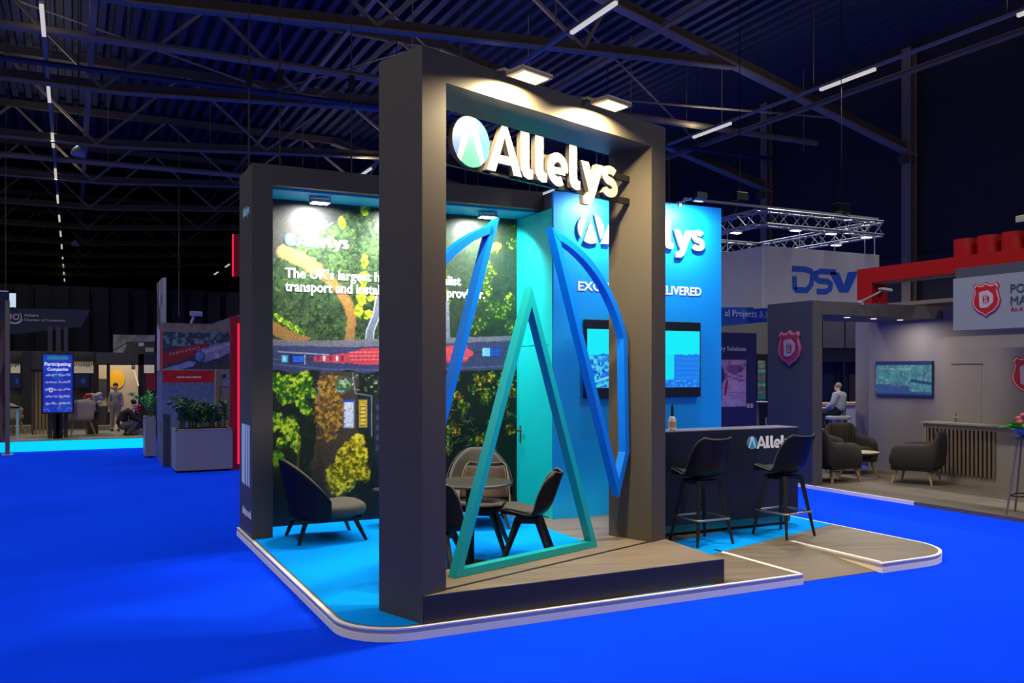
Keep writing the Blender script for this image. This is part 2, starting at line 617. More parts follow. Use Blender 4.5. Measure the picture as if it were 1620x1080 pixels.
# aerial view of woods, a road with a long red load, and a yard; laid out in the survey grid of the wall
def draw_mural(P, GX, GY):
    X, Y = to_px(P)
    c = Canvas(X, Y, '#33452f')
    n = fbm(X, Y, 16, 3)
    c.mix(np.clip((n - .42) * 4, 0, 1) * .8, '#47603a')
    c.mix(np.clip((fbm(X, Y, 5, 5) - .52) * 7, 0, 1) * .75, '#16291c')
    c.mix(np.clip((fbm(X, Y, 3.2, 11) - .62) * 8, 0, 1) * .5, '#7d9a4a')
    # pale roofs and hard standing at the upper left
    c.poly([(428, 300), (560, 318), (527, 358), (480, 382), (455, 402), (428, 408)], '#333436', .9, (3, 9, 21))
    c.poly([(428, 330), (520, 350), (470, 372), (428, 392)], '#3c3b38', .7)
    c.path([(470, 378), (526, 353)], 3, '#5c5a54', .8)
    # dirt track
    c.path([(448, 396), (470, 405), (492, 420), (514, 436), (534, 454), (549, 478), (556, 500), (553, 545)], 15, '#9c7440', 1, (2.5, 8, 31), 3)
    c.path([(448, 398), (478, 412), (500, 424)], 22, '#94764c', .9, (3, 8, 35), 3)
    c.poly([(428, 503), (455, 520), (492, 536), (470, 546), (428, 528)], '#9c7440', .95, (3, 8, 33))
    for i in range(9):
        t = i / 8
        c.leaves(434 + 44 * t, 499 + 27 * t, 7, 5, ['#4f7a22', '#8fb02c', '#c2d83a'], 50 + i, 3)
    # yellow green hedges
    for i, (x, y, rx, ry) in enumerate([(577, 415, 6, 12), (576, 440, 8, 14), (572, 468, 8, 16), (568, 492, 7, 14), (584, 498, 9, 8), (588, 470, 7, 7), (577, 330, 9, 12), (541, 352, 5, 10),
                                        (704, 440, 8, 20), (706, 470, 8, 16)]):
        c.leaves(x, y, rx, ry, ['#6d8f1e', '#b4cc2a', '#dcea3c'], 70 + i, 4, .36)
    # big woods at the right
    c.poly([(700, 340), (820, 340), (820, 540), (700, 540)], '#26352a', .75, (6, 20, 61))
    for i in range(26):
        r = random.Random(i)
        c.leaves(735 + r.random() * 78, 360 + r.random() * 165, 9, 11, ['#2c4a22', '#5d7a2a', '#a2a83a'], 100 + i, 3.6, .5)
    c.leaves(783, 392, 11, 9, ['#a08a28', '#d2b234', '#e8cc48'], 131, 4, .38)
    # pale winding lane
    lane = [(640, 380), (618, 430), (601, 470), (596, 498), (586, 522), (583, 548)]
    c.path(lane, 13, '#6c7684', 1, None, 2)
    c.path(lane, 15.5, '#d6dae0', .0)
    for off in (-6, 6):
        c.path([(x + off, y) for x, y in lane], 1.6, '#c9ced6', .9)
    c.path([(706, 480), (708, 545)], 9, '#7c8290', .9)
    # the road
    c.poly([(425, 538), (470, 541), (560, 541), (820, 530), (820, 583), (640, 590), (520, 590), (425, 586)], '#3f4468', 1, (1.2, 14, 81))
    c.poly([(425, 536), (480, 539), (560, 537), (820, 531), (820, 538), (560, 549), (425, 546)], '#77757a', .9, (1.2, 8, 83))
    c.path([(425, 575), (520, 584), (640, 586), (820, 578)], 3, '#5a6088', .8)
    c.path([(440, 556), (520, 561)], 1.4, '#c8cce0', .9)
    for i in range(6):
        c.path([(428 + i * 3.5, 568), (430 + i * 3.5, 568)], 1.2, '#c8cce0', .3)
    # blue tractors and the red girder trailer
    c.rect(446, 455, 562, 573, '#49c2dc'); c.rect(448, 452, 564, 571, '#a8ecf4')
    c.rect(458, 481, 561, 575, '#1b2a5a'); c.rect(463, 480, 563, 573, '#2a64cc'); c.rect(481, 483, 561, 576, '#90a0b8')
    c.path([(484, 568), (500, 568)], 3, '#4a3048')
    c.poly([(496, 564), (520, 562), (545, 558), (545, 575), (520, 573), (496, 571)], '#c04852')
    for x in (501, 511, 521, 531, 540):
        c.rect(x, x + 4, 562, 571, '#e8d4d4' if x in (511, 531) else '#8a2a38')
    c.poly([(545, 560), (575, 551), (740, 546), (740, 572), (575, 577), (545, 573)], '#cf4650')
    for i in range(26):
        c.path([(553 + i * 7, 554), (553 + i * 7, 572)], 1.2, '#8a2430', .7)
    for y in (557, 563, 569):
        c.path([(552, y), (740, y - 2)], 1.3, '#f09a98', .8)
    c.poly([(705, 552), (742, 552), (752, 558), (742, 566), (705, 568)], '#d8505a')
    c.rect(728, 734, 553, 566, '#e8c8cc'); c.rect(716, 720, 553, 566, '#902838')
    c.path([(750, 558), (762, 557)], 3, '#4a3048')
    c.rect(763, 775, 550, 563, '#7ccde0'); c.rect(775, 792, 551, 562, '#2a50b8')
    # lower half: shadowed ground
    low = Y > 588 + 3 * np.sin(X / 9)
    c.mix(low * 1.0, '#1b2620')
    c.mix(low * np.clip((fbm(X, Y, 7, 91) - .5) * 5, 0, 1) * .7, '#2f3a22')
    c.poly([(505, 588), (566, 588), (566, 690), (545, 790), (490, 790), (500, 690)], '#4c4236', .9, (3, 12, 93))
    c.leaves(520, 645, 26, 52, ['#7a5a26', '#a87a30', '#c89640'], 95, 4, .42)
    c.leaves(510, 745, 18, 45, ['#3c3428', '#54462e'], 96, 4, .45, .8)
    # lime trees at the left
    for i, (x, y, rx, ry) in enumerate([(440, 606, 15, 18), (462, 612, 18, 20), (482, 600, 14, 16), (478, 632, 12, 16), (450, 628, 16, 12), (490, 622, 11, 9), (484, 648, 9, 8),
                                        (440, 668, 12, 16), (458, 676, 14, 22), (468, 700, 9, 18), (446, 700, 9, 12), (440, 725, 10, 18)]):
        c.leaves(x, y, rx, ry, ['#2f6a1c', '#6c9a1e', '#a6c82a', '#d0e03c'][: 2 if y > 715 else 4], 140 + i, 5, .38)
    c.path([(473, 690), (470, 750)], 4, '#7a6a1e', .6, (2, 6, 99))
    c.path([(504, 606), (505, 640)], 1.6, '#8a8e98', .8)
    # garden, walls, lorries
    c.disc(545, 607, 15, 12, '#5a6a54', 1, (2, 5, 161)); c.disc(545, 607, 12, 9, '#2a4434', 1, (2, 5, 163))
    c.leaves(545, 607, 11, 9, ['#6a9a4c', '#c4ccb0'], 165, 3, .46)
    c.rect(534, 545, 617, 620, '#48c0c8')
    for i in range(30):
        r = random.Random(500 + i)
        c.rect(x0 := 556 + r.random() * 44, x0 + 1.5 + r.random() * 4, y0 := 586 + r.random() * 32, y0 + 1.5 + r.random() * 3, r.choice(['#b8b4a8', '#6a7a4c', '#38483a', '#8a7a58', '#d8d8d0']), .9)
    c.path([(558, 590), (562, 622), (588, 626), (588, 690)], 1.8, '#8a94a4', .9)
    c.rect(543.5, 560.5, 632, 677, '#9aa4c8'); c.rect(545, 559, 636, 675, '#dfe4f4'); c.rect(543.5, 560, 632, 636, '#3a54b8')
    for y in (648, 660, 669):
        c.rect(544, 547, y, y + 2, '#5868a8')
    c.rect(566, 586, 628, 680, '#1c2c4c', .8)
    c.rect(567.5, 581, 632, 676, '#caa828'); c.rect(571, 578, 640, 674, '#f0d060')
    for y in range(642, 674, 6):
        c.rect(570, 579, y, y + 1.8, '#7a5a18')
    c.poly([(592, 630), (604, 630), (604, 760), (592, 720)], '#2a3044', .8)
    for i in range(5):
        c.rect(595, 601, 640 + i * 16, 648 + i * 16, '#4a5078', .8)
    # bright yellow tree
    for i, (x, y, rx, ry) in enumerate([(566, 700, 13, 14), (552, 712, 16, 16), (570, 720, 14, 18), (540, 730, 14, 18), (560, 740, 20, 20), (530, 752, 15, 18), (548, 762, 18, 16), (574, 748, 12, 16), (532, 772, 15, 12)]):
        c.leaves(x, y, rx, ry, ['#6a6a10', '#b89e10', '#e6cc1c', '#f8e63c'], 180 + i, 5, .34)
    # dark woods at the lower right
    c.poly([(640, 588), (820, 585), (820, 820), (640, 820)], '#14221c', .9, (2, 12, 201))
    for i in range(34):
        r = random.Random(900 + i)
        x, y = 700 + r.random() * 112, 592 + (r.random() ** 1.4) * 120
        cols = ['#2c4a1c', '#6c8a22', '#b4c030'] if i % 3 else ['#4a4416', '#94801e', '#d0b030']
        c.leaves(x, y, 6 + 5 * r.random(), 7 + 5 * r.random(), cols, 210 + i, 3.6, .5)
    for i in range(40):
        r = random.Random(300 + i)
        x, y, a = 706 + r.random() * 45, 640 + r.random() * 75, r.random() * 6.28
        c.path([(x, y), (x + 9 * math.cos(a), y + 9 * math.sin(a))], 1.1, '#8a9a58', .6)
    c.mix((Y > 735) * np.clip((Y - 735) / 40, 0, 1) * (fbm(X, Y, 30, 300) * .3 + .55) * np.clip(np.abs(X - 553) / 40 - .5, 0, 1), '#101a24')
    c.grain(1.7, .26, 400)
    return c

def words(name, body, fr, width, m, root, bold=.01, d1=.005, height=None, label=None):
    """a line of writing, one part per word"""
    k = width / text_geo(body, bold)[2]
    done = ''
    for w in body.split(' '):
        done = (done + ' ' + w).strip()
        dx = (text_geo(done, bold)[2] - text_geo(w, bold)[2]) * k
        o, ux, uy, n = fr
        part(name, MB().text(w, (o + ux * dx, ux, uy, n), text_geo(w, bold)[2] * k, bold=bold, d1=d1, height=height * text_geo(w, bold)[3] / text_geo(body, bold)[3] if height else None), m, root, label=label)

# ---------------------------------------------------------------- lettering of the stand: emblem and word, drawn at emblem diameter .352
def arc(cx, cy, rx, ry, a0, a1, n=18):
    return [(cx + rx * math.cos(math.radians(a0 + (a1 - a0) * i / n)), cy + ry * math.sin(math.radians(a0 + (a1 - a0) * i / n))) for i in range(n + 1)]
def sc2(pts, k, dx=0.0, dy=0.0):
    return [(p[0] * k + dx, p[1] * k + dy) for p in pts]

def letter(ch):
    """list of (left, right) ribbons and of ('s', points, width) strokes in the word's own grid"""
    if ch == 'A':
        return [([(.327, 0), (.478, .34)], [(.414, 0), (.506, .262)]), ([(.478, .34), (.534, .34)], [(.506, .262), (.506, .262)]),
                ([(.534, .34), (.686, 0)], [(.506, .262), (.598, 0)]), ([(.425, .065), (.587, .065)], [(.448, .125), (.564, .125)])]
    if ch in 'l1':
        return [([(0, .34), (0, .10), (.006, .05), (.03, .012), (.075, -.004), (.112, 0), (.13, .006)], [(.09, .34), (.09, .11), (.092, .088), (.1, .076), (.112, .07), (.122, .07), (.13, .072)])]
    if ch == 'e':
        return [('s', [(-.085, .112), (.085, .112)], .05),
                ('s', [(.0835, .112)] + arc(0, .122, .085, .093, 5, 305, 26), .07)]
    if ch == 'y':
        return [([(0, .24), (.098, .005)], [(.092, .24), (.15, .085)]),
                ([(.19, .24), (.12, .06), (.085, -.02), (.06, -.032), (.028, -.032)], [(.28, .24), (.19, .02), (.15, -.06), (.105, -.098), (.03, -.098)])]
    if ch == 's':
        pts = arc(.106, .186, .068, .036, 25, 180, 10)[:-1] + arc(.106, .186, .068, .055, 180, 265, 6)[:-1] + arc(.104, .072, .07, .058, 88, 0, 7)[:-1] + arc(.104, .072, .07, .04, 0, -155, 11)
        return [('s', pts, .068)]

WORD = [('A', 0), ('l', .673), ('l', .829), ('e', 1.083), ('l', 1.218), ('y', 1.359), ('s', 1.620)]
def put_letter(mb, ch, dx, k, fr, d0, d1):
    for it in letter(ch):
        if it[0] == 's':
            mb.stroke(sc2(it[1], k, dx * k), it[2] * k, fr, d0, d1)
        else:
            mb.strip(sc2(it[0], k, dx * k), sc2(it[1], k, dx * k), fr, d0, d1)
CE, RE = (.176, .167), .176
def emblem_shapes(k):
    cx, cy = CE
    c = lambda a, r=RE: (cx + r * math.cos(math.radians(a)), cy + r * math.sin(math.radians(a)))
    left = [c(a) for a in np.linspace(105, 222, 22)]
    right = [c(a) for a in np.linspace(-42, 75, 22)]
    tri = [(cx, cy + .085)] + [c(a) for a in np.linspace(238, 302, 14)]
    return [sc2(q, k) for q in (left, right, tri)], [sc2([c(a) for a in np.linspace(0, 360, 49)[:-1]], k)][0]

def wordmark(root, fr, k, depth, mats, d0=0.0, back=None):
    """mats: (disc or None, left, right, triangle, letters)"""
    (l, r, t), disc = emblem_shapes(k)
    e = depth
    if mats[0]:
        em = part('emblem_disc', MB().plate(disc, fr, d0, d0 + depth), back or mats[0], root)
        if back:
            part('emblem_face', MB().plate(disc, fr, d0 + depth, d0 + depth + .003), mats[0], em)
        e2 = d0 + depth + (.003 if back else 0)
        for nm, q, m in (('blue_segment', l, mats[1]), ('cyan_segment', r, mats[2]), ('green_triangle', t, mats[3])):
            part(nm, MB().plate(q, fr, e2 - .001, e2 + max(.0015, depth * .06)), m, em)
    else:
        for nm, q, m in (('emblem_segment', l, mats[1]), ('emblem_segment', r, mats[2]), ('emblem_triangle', t, mats[3])):
            part(nm, MB().plate(q, fr, d0, d0 + depth), m, root)
    for ch, dx in WORD:
        mb = MB()
        put_letter(mb, ch, dx, k, fr, d0, d0 + depth)
        if back:                                   # built-up letter: dark return with a white face
            body = part('letter', mb, back, root, label='white letter with dark sides')
            mb = MB()
            put_letter(mb, ch, dx, k, fr, d0 + depth, d0 + depth + .004)
            part('letter_face', mb, mats[4], body)
        else:
            part('letter', mb, mats[4], root)

# ---------------------------------------------------------------- materials
M_FLOOR = carpet_mat('aisle_carpet', '#003dff')
M_CYAN = carpet_mat('stand_carpet', '#0092ff')
M_PLANK = wood_mat('grey_planks', '#6e6459', '#5c544b', '#7d7266', (1.2, .19), .45, math.radians(19))
M_DARK = mat('anthracite_panel', '#4a463c', .5, 0, .05, 3, 0)
M_DARKER = mat('anthracite_base', '#302d24', .5, 0, .05, 3)
M_TEAL = mat('turquoise_panel', '#00c6c6', .5, 0, .03, 2)
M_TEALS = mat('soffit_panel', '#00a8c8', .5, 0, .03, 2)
M_BLUEW = mat('sky_blue_panel', '#00a2fa', .5, 0, .02, 2)
M_WHITE = mat('white_letter', '#f2f0ec', .4, 0, .02, 5)
M_WHITEP = mat('white_print', '#eef0ee', .5, 0, .02, 5)
M_TRIM = mat('aluminium_trim', '#b9b4c4', .35, .3, .05, 12)
M_SKIRT = mat('white_skirting', '#fff6dc', .5, 0, .03, 6)
M_LEDGE = mat('white_edge_trim', '#f0ece8', .4, 0, .03, 6)
M_BLACK = mat('black_metal', '#17181c', .4, .3, .1, 20)
M_CHROME = mat('brushed_steel', '#b8b4ae', .28, .95, .05, 30)
M_STEEL = mat('roof_steel', '#8a7c62', .6, .1, .12, 3)
M_STEELD = mat('roof_steel_dark', '#544b3a', .65, .1, .12, 3)
M_DECK = mat('roof_deck', '#2c3148', .6, .2, .15, 1.2)
M_WALLN = mat('hall_wall_cladding', '#2c2a28', .75, 0, .15, .4)
M_VOID = mat('hall_black_drape', '#020203', .9, 0, .2, 1)
M_LED = mat('led_tube', '#fff6d4', .4, 0, .01, 3, 0, .55)
M_RAIL = mat('light_rail', '#948e82', .5, .1, .06, 4)

# ---------------------------------------------------------------- the hall
struct('floor', MB().box(-30, 20, -8, 85, -.1, 0), M_FLOOR)
mb = MB()
x = -30.0
P_ = .38
while x < 20:
    a = [(x, 10.6), (x + P_ * .42, 10.6), (x + P_ * .5, 10.42), (x + P_ * .92, 10.42), (x + P_, 10.6)]
    o = len(mb.v)
    mb.v += [(p[0], yy, p[1]) for yy in (-8, 85) for p in a]
    mb.f += [(o + i, o + i + 1, o + 5 + i + 1, o + 5 + i) for i in range(4)]
    x += P_
mb.box(-30, 20, -8, 85, 10.62, 10.7)
struct('ceiling', mb, M_DECK)
mb = MB().box(20, 20.2, -8, 85, 0, 10.6)
for i in range(31):
    mb.box(19.97, 20.0, -8 + i * 3, -7.96 + i * 3, 0, 10.4)
mb.box(19.94, 20, -8, 85, 4.6, 4.75)
struct('wall_right', mb, M_WALLN)
struct('wall_back', MB().box(-30, 20, 85, 85.2, 0, 10.6), M_VOID)
struct('wall_left', MB().box(-30.2, -30, 20, 85, 0, 10.6), M_VOID)
mb = MB()
for i in range(56):                      # pleated black drape far behind the left stands
    x = -16 + i * .62
    mb.box(x, x + .42, 33.9 + .06 * (i % 2), 34.0 + .06 * (i % 2), 0, 4.6)
mb.box(-16, 18.8, 34.06, 34.1, 0, 4.6)
solo('black_drape', 'long pleated black drape across the hall far behind the left stands', 'drape', mb, M_VOID, (1, 34, 0))

ORD = ['nearest', 'second', 'third', 'fourth', 'fifth', 'sixth', 'seventh', 'eighth', 'ninth', 'tenth']
def make_truss():
    t = thing('roof_truss', 'grey steel roof truss across the hall, nearest to the viewer', 'truss', (0, 16.26, 0), 0, 'roof trusses across the hall')
    pts = [(-28, 0, 7.86), (1, 0, 7.9), (13.9, 0, 8.79)]
    fl, wb = MB(), MB()
    for a, b in zip(pts, pts[1:]):
        fl.bar(a, b, .2, .04)
        wb.bar((a[0], 0, a[2] + .12), (b[0], 0, b[2] + .12), .05, .2)
    part('bottom_chord', fl, M_STEEL, t, world=False)
    part('chord_web', wb, M_STEELD, t, world=False)
    part('knee_beam', MB().bar((20, 0, 7.38), (8.6, 0, 10.10), .24, .05), M_STEEL, t, world=False)
    part('knee_web', MB().bar((20, 0, 7.52), (8.6, 0, 10.24), .06, .24), M_STEELD, t, world=False)
    part('top_chord', MB().bar((-28, 0, 10.22), (8.6, 0, 10.22), .18, .22), M_STEELD, t, world=False)
    k = 0
    x = -27.0
    while x < 10:
        zb = 7.95 if x < 1 else 7.98 + (x - 1) * .069
        a, b = (x, 0, zb), (min(x + 2.3, 10.5), 0, 10.2 if x + 2.3 < 9 else 9.8)
        if k % 2:
            zb2 = 7.95 if x + 2.3 < 1 else 7.98 + (x + 1.3) * .069
            a, b = (x, 0, 10.2), (x + 2.3, 0, zb2)
        part('brace', MB().bar(a, b, .07, .07), M_STEEL, t, world=False)
        x += 2.3
        k += 1
    return t
tr = make_truss()
for i in range(1, 10):
    dup(tr, (0, 16.26 + 5.36 * i, 0), 0, 'grey steel roof truss across the hall, %s from the viewer' % ORD[i])
# columns on the right-hand wall
colm = None
for i, y in enumerate((16.26, 21.64, 26.98, 32.34)):
    if colm is None:
        colm = thing('wall_column', 'grey steel column on the dark right wall, nearest one', 'column', (19.82, y, 0), 0, 'columns on the right wall')
        part('flange', MB().box(-.12, -.10, -.14, .14, 0, 10.2).box(.10, .12, -.14, .14, 0, 10.2), M_STEEL, colm, world=False)
        part('web', MB().box(-.10, .10, -.01, .01, 0, 10.2), M_STEELD, colm, world=False)
        part('bracket', MB().box(-.3, .1, -.12, .12, 7.15, 7.35), M_STEELD, colm, world=False)
    else:
        dup(colm, (19.82, y, 0), 0, 'grey steel column on the dark right wall, %s from the viewer' % ORD[i])
# purlins along the hall
for i, (x, z) in enumerate(((.35, 8.25), (5.9, 9.75), (11.8, 9.3), (16.3, 8.15))):
    solo('purlin_beam', 'long steel beam running down the hall under the roof, %s from the left' % ['first', 'second', 'third', 'fourth'][i], 'beam',
         MB().box(x - .06, x + .06, 2, 75, z, z + .03).box(x - .02, x + .02, 2, 75, z + .03, z + (.22 if i == 0 else .07)).box(x - .06, x + .06, 2, 75, z + (.22 if i == 0 else .07), z + (.25 if i == 0 else .1)), M_STEEL, (x, 30, z), 'beams along the hall')
# diagonal roof bracing
for i, (a, b) in enumerate((((-6, 16.4, 10.1), (3.5, 21.5, 10.1)), ((3.5, 16.4, 10.1), (8.2, 21.5, 10.1)), ((-3, 21.8, 10.1), (5, 26.8, 10.1)), ((5.5, 26.8, 10.1), (8, 21.8, 10.1)),
                            ((8.6, 16.4, 10), (17, 21.5, 8.6)), ((17.5, 16.4, 8.1), (12, 21.6, 9.4)))):
    solo('roof_tie', ['slanting roof tie rod at the far upper left', 'slanting roof tie rod above the tall gateway frame', 'slanting roof tie rod behind the nearest truss at left',
                      'slanting roof tie rod in the second bay behind the gateway', 'thin slanting tie rod at upper right, rising away', 'thin slanting tie rod at upper right, crossing the light track'][i], 'tie rod',
         MB().tube([a, b], .03, 6), M_STEEL, [(p + q) / 2 for p, q in zip(a, b)])
# pipes and cable tray hung below the trusses
for i, (y, z, r, m, lb) in enumerate(((19.2, 8.05, .09, M_STEEL, 'thick grey pipe under the roof behind the nearest truss'), (20.3, 7.75, .06, mat('blue_pipe', '#1e2848', .5), 'thin blue pipe across the hall under the roof'),
                                      (30.0, 7.9, .09, M_STEEL, 'grey pipe under the roof in the third bay'))):
    mb = MB().tube([(-28, y, z), (19.5, y, z + .3)], r, 8)
    for k in range(16):
        mb.box(-26 + k * 3 - .01, -26 + k * 3 + .01, y - .01, y + .01, z, 10.4)
    solo('ceiling_pipe', lb, 'pipe', mb, m, (-4, y, z), None, 40)

# light tracks with LED tubes
for i, tx in enumerate(TRACK_X):
    t = thing('light_track', ['long light track with LED tubes at far left under the roof', 'long light track with LED tubes above the gateway frame', 'long light track with LED tubes at upper right', 'long light track with LED tubes beyond the left picture edge'][i],
              'light track', (tx, 30, 8.0), 0, 'light tracks under the roof')
    part('rail', MB().box(tx - .035, tx + .035, -3, 74, 7.99, 8.05), M_RAIL, t)
    for ty in TRACK_SEG[tx]:
        part('led_tube', MB().box(tx - .035, tx + .035, ty, ty + 1.5, 7.93, 7.99), M_LED, t)
    mb = MB()
    for k in range(16):
        mb.box(tx - .008, tx + .008, 1 + 4.6 * k, 1.016 + 4.6 * k, 8.07, 10.4)
    part('hanger', mb, M_STEELD, t)
# pendant globe lamp and hoist cables
for i, (px, py, d) in enumerate(((124, 242, 19), (119, 387, 33))):
    p = on_d(px, py, d)
    t = thing('pendant_lamp', ['white bell-shaped pendant lamp hanging from the roof at left', 'small far white pendant lamp hanging low at left'][i], 'lamp', p, 0)
    part('lamp_shade', MB().lathe([(.03, .16), (.10, .10), (.15, .0), (.14, -.06), (.02, -.08)], (0, 0, 0), 16), mat('pendant_white', '#8e90a0', .5), t, 40, world=False)
    part('cord', MB().box(-.008, .008, -.008, .008, .15, 10.56 - p.z), M_BLACK, t, world=False)
for i, (px, d, y0) in enumerate(((394, 13, 268), (443, 13.5, 262), (556, 13.2, 274), (283, 22, 500))):
    p = on_d(px, y0, d)
    t = thing('hoist_cable', ['thin steel hoist cable down to the left pillar of the mural wall', 'thin steel hoist cable with black hook above the mural wall', 'thin steel hoist cable left of the tall gateway', 'thin slack cable hanging beside the tall photo totem'][i], 'cable', p)
    part('wire', MB().tube([p, (p.x, p.y, 10.56)], .012, 6), M_STEELD, t)
    part('hook', MB().box(p.x - .04, p.x + .04, p.y - .04, p.y + .04, p.z + 1.2, p.z + 1.45), M_BLACK, t)

# ---------------------------------------------------------------- platform of the stand
FRONT = 5.235
outline = rounded([(1.515, 9.4), (1.515, FRONT), (5.18, FRONT), (5.18, 6.2), (6.06, 6.2), (6.06, FRONT), (7.15, FRONT), (7.15, 9.4)], [0, .42, 0, 0, 0, 0, .55, 0])
inset = rounded([(1.545, 9.37), (1.545, FRONT + .03), (5.15, FRONT + .03), (5.15, 6.23), (6.09, 6.23), (6.09, FRONT + .03), (7.12, FRONT + .03), (7.12, 9.37)], [0, .40, 0, 0, 0, 0, .53, 0])
low = [(p[0], p[1]) for p in outline]
t = thing('stand_platform', 'low stand platform with white edge, cyan carpet and grey plank floor', 'platform', (4.3, 7, 0))
part('skirting', MB().prism(low, 0, .048), M_SKIRT, t)
part('edge_band', MB().prism([(4.3 + (p[0] - 4.3) * .9985, 7.3 + (p[1] - 7.3) * .998) for p in outline], .048, .074), mat('lavender_edge', '#b2adaa', .4, .2), t)
mb = MB().prism(outline, .074, .0835)
part('edge_trim', mb, M_LEDGE, t)
part('plank_floor', MB().prism(inset, .0835, PZ), M_PLANK, t)
cy = rounded([(1.56, 9.24), (1.56, FRONT + .045), (4.32, FRONT + .045), (4.32, 9.24)], [0, .39, 0, 0])
part('cyan_carpet', MB().prism(cy, PZ, PZ + .004), M_CYAN, t)
part('cyan_carpet', MB().prism([(4.96, 6.72), (4.96, 6.13), (7.11, 6.79), (7.11, 7.6), (6.76, 7.6), (6.76, 7.25)], PZ, PZ + .003), M_CYAN, t)
part('ramp', MB().add([(5.18, 6.19, PZ - .001), (6.06, 6.19, PZ - .001), (6.06, 5.3, .004), (5.18, 5.3, .004), (5.18, 6.19, 0), (6.06, 6.19, 0), (6.06, 5.3, 0), (5.18, 5.3, 0)],
                     [(0, 1, 2, 3), (7, 6, 5, 4), (0, 4, 5, 1), (1, 5, 6, 2), (2, 6, 7, 3), (3, 7, 4, 0)]), M_PLANK, t)
part('ramp_head', MB().box(5.182, 6.058, 6.185, 6.27, .06, PZ + .001), M_PLANK, t)
part('floor_strip', MB().box(5.14, 5.18, 5.27, 6.3, PZ, PZ + .003), M_LEDGE, t)
part('floor_strip', MB().box(6.06, 6.10, 5.27, 6.3, PZ, PZ + .003), M_LEDGE, t)

# ---------------------------------------------------------------- tall gateway frame
A3 = V((1.983, 5.262, PZ))
_a = math.radians(19)
UU, VV = V((math.cos(_a), math.sin(_a), 0)), V((-math.sin(_a), math.cos(_a), 0))
def g3(u, v, z):
    return A3 + UU * u + VV * v + V((0, 0, z - PZ))
def gbox(mb, u0, u1, v0, v1, z0, z1):
    return mb.add([g3(u, v, z) for z in (z0, z1) for v in (v0, v1) for u in (u0, u1)],
                  [(0, 2, 3, 1), (4, 5, 7, 6), (0, 1, 5, 4), (2, 6, 7, 3), (0, 4, 6, 2), (1, 3, 7, 5)])
def gfr(v, z=0.0):
    return (g3(0, v, z), UU, V((0, 0, 1)), -VV)
W_, D_, H_, T_, BZ = 2.663, .45, 3.75, .2, .265
t = thing('gateway_frame', 'tall dark grey square gateway frame at the front of the stand', 'frame', g3(W_ / 2, D_ / 2, PZ))
part('pillar', gbox(MB(), 0, T_, 0, D_, PZ, H_), M_DARK, t)
part('pillar', gbox(MB(), W_ - T_, W_, 0, D_, PZ, H_), M_DARK, t)
part('lintel', gbox(MB(), T_, W_ - T_, 0, D_, 3.557, H_), M_DARK, t)
E_ = V((4.43, 5.29, 0))
bp = [(q.x, q.y) for q in (g3(T_ + .001, D_, 0), g3(T_ + .001, .0, 0))] + [(A3.x + .012, A3.y - .001), (E_.x, E_.y)] + [(q.x, q.y) for q in (g3(W_, -.001, 0), g3(W_ - T_ - .001, -.001, 0), g3(W_ - T_ - .001, D_, 0))]
part('base_box', MB().prism(bp, PZ, BZ - .006), M_DARKER, t)
bc = V((sum(p[0] for p in bp) / len(bp), sum(p[1] for p in bp) / len(bp)))
bt = part('base_top', MB().prism(bp, BZ - .006, BZ), M_PLANK, t, label='grey plank top of the base')
part('joint_strip', gbox(MB(), T_, W_ - T_, .012, .04, BZ, BZ + .002), M_BLACK, t)

# logo outline sculpture standing in the gateway
fr = gfr(.20)
CU, CZ2, CR = 1.215, 1.53, 1.265
def bars(root, name, pts, w, m, d0, d1, closed=True):
    """bars of even width inside a closed outline, one mesh"""
    pts = [V(p) for p in pts]
    k = len(pts)
    area_ = sum(pts[i].x * pts[(i + 1) % k].y - pts[(i + 1) % k].x * pts[i].y for i in range(k))
    if area_ < 0:
        pts.reverse()
    inner = []
    for i in range(k):
        a = (pts[i] - pts[i - 1]).normalized(); b = (pts[(i + 1) % k] - pts[i]).normalized()
        na, nb = V((-a.y, a.x)), V((-b.y, b.x))
        m_ = (na + nb).normalized()
        inner.append(pts[i] + m_ * (w / max(.2, m_.dot(na))))
    mb = MB()
    mb.strip([tuple(p) for p in pts + [pts[0]]], [tuple(p) for p in inner + [inner[0]]], fr, d0, d1)
    return part(name, mb, m, root)
M_TRI = mat('teal_lacquer', '#0aa2b2', .35, 0, .04, 4)
M_SEG = mat('blue_lacquer', '#0074e8', .35, 0, .04, 4)
BW, BD = .052, -.075
t = thing('logo_sculpture', 'open logo outline of teal triangle and two blue arcs inside the gateway', 'sculpture', g3(CU, .24, BZ))
bars(t, 'triangle_outline', [(.46, BZ + .003), (2.0, BZ + .003), (1.225, 2.32)], BW, M_TRI, 0, BD)
arcR = [p for p in arc(CU, CZ2, CR, CR, 78.5, 20.5, 22)]
right = [(1.455, 2.79)] + arcR[1:] + [(2.425, 1.0), (2.285, .64)]
bars(t, 'arc_outline', right, BW, M_SEG, 0, BD)
aL = [p for p in arc(CU, CZ2, CR, CR, 106.5, 143, 16)]
left = [(.885, 2.79)] + aL[1:] + [(.205, .83)]
bars(t, 'arc_outline', left, BW, M_SEG, 0, BD)

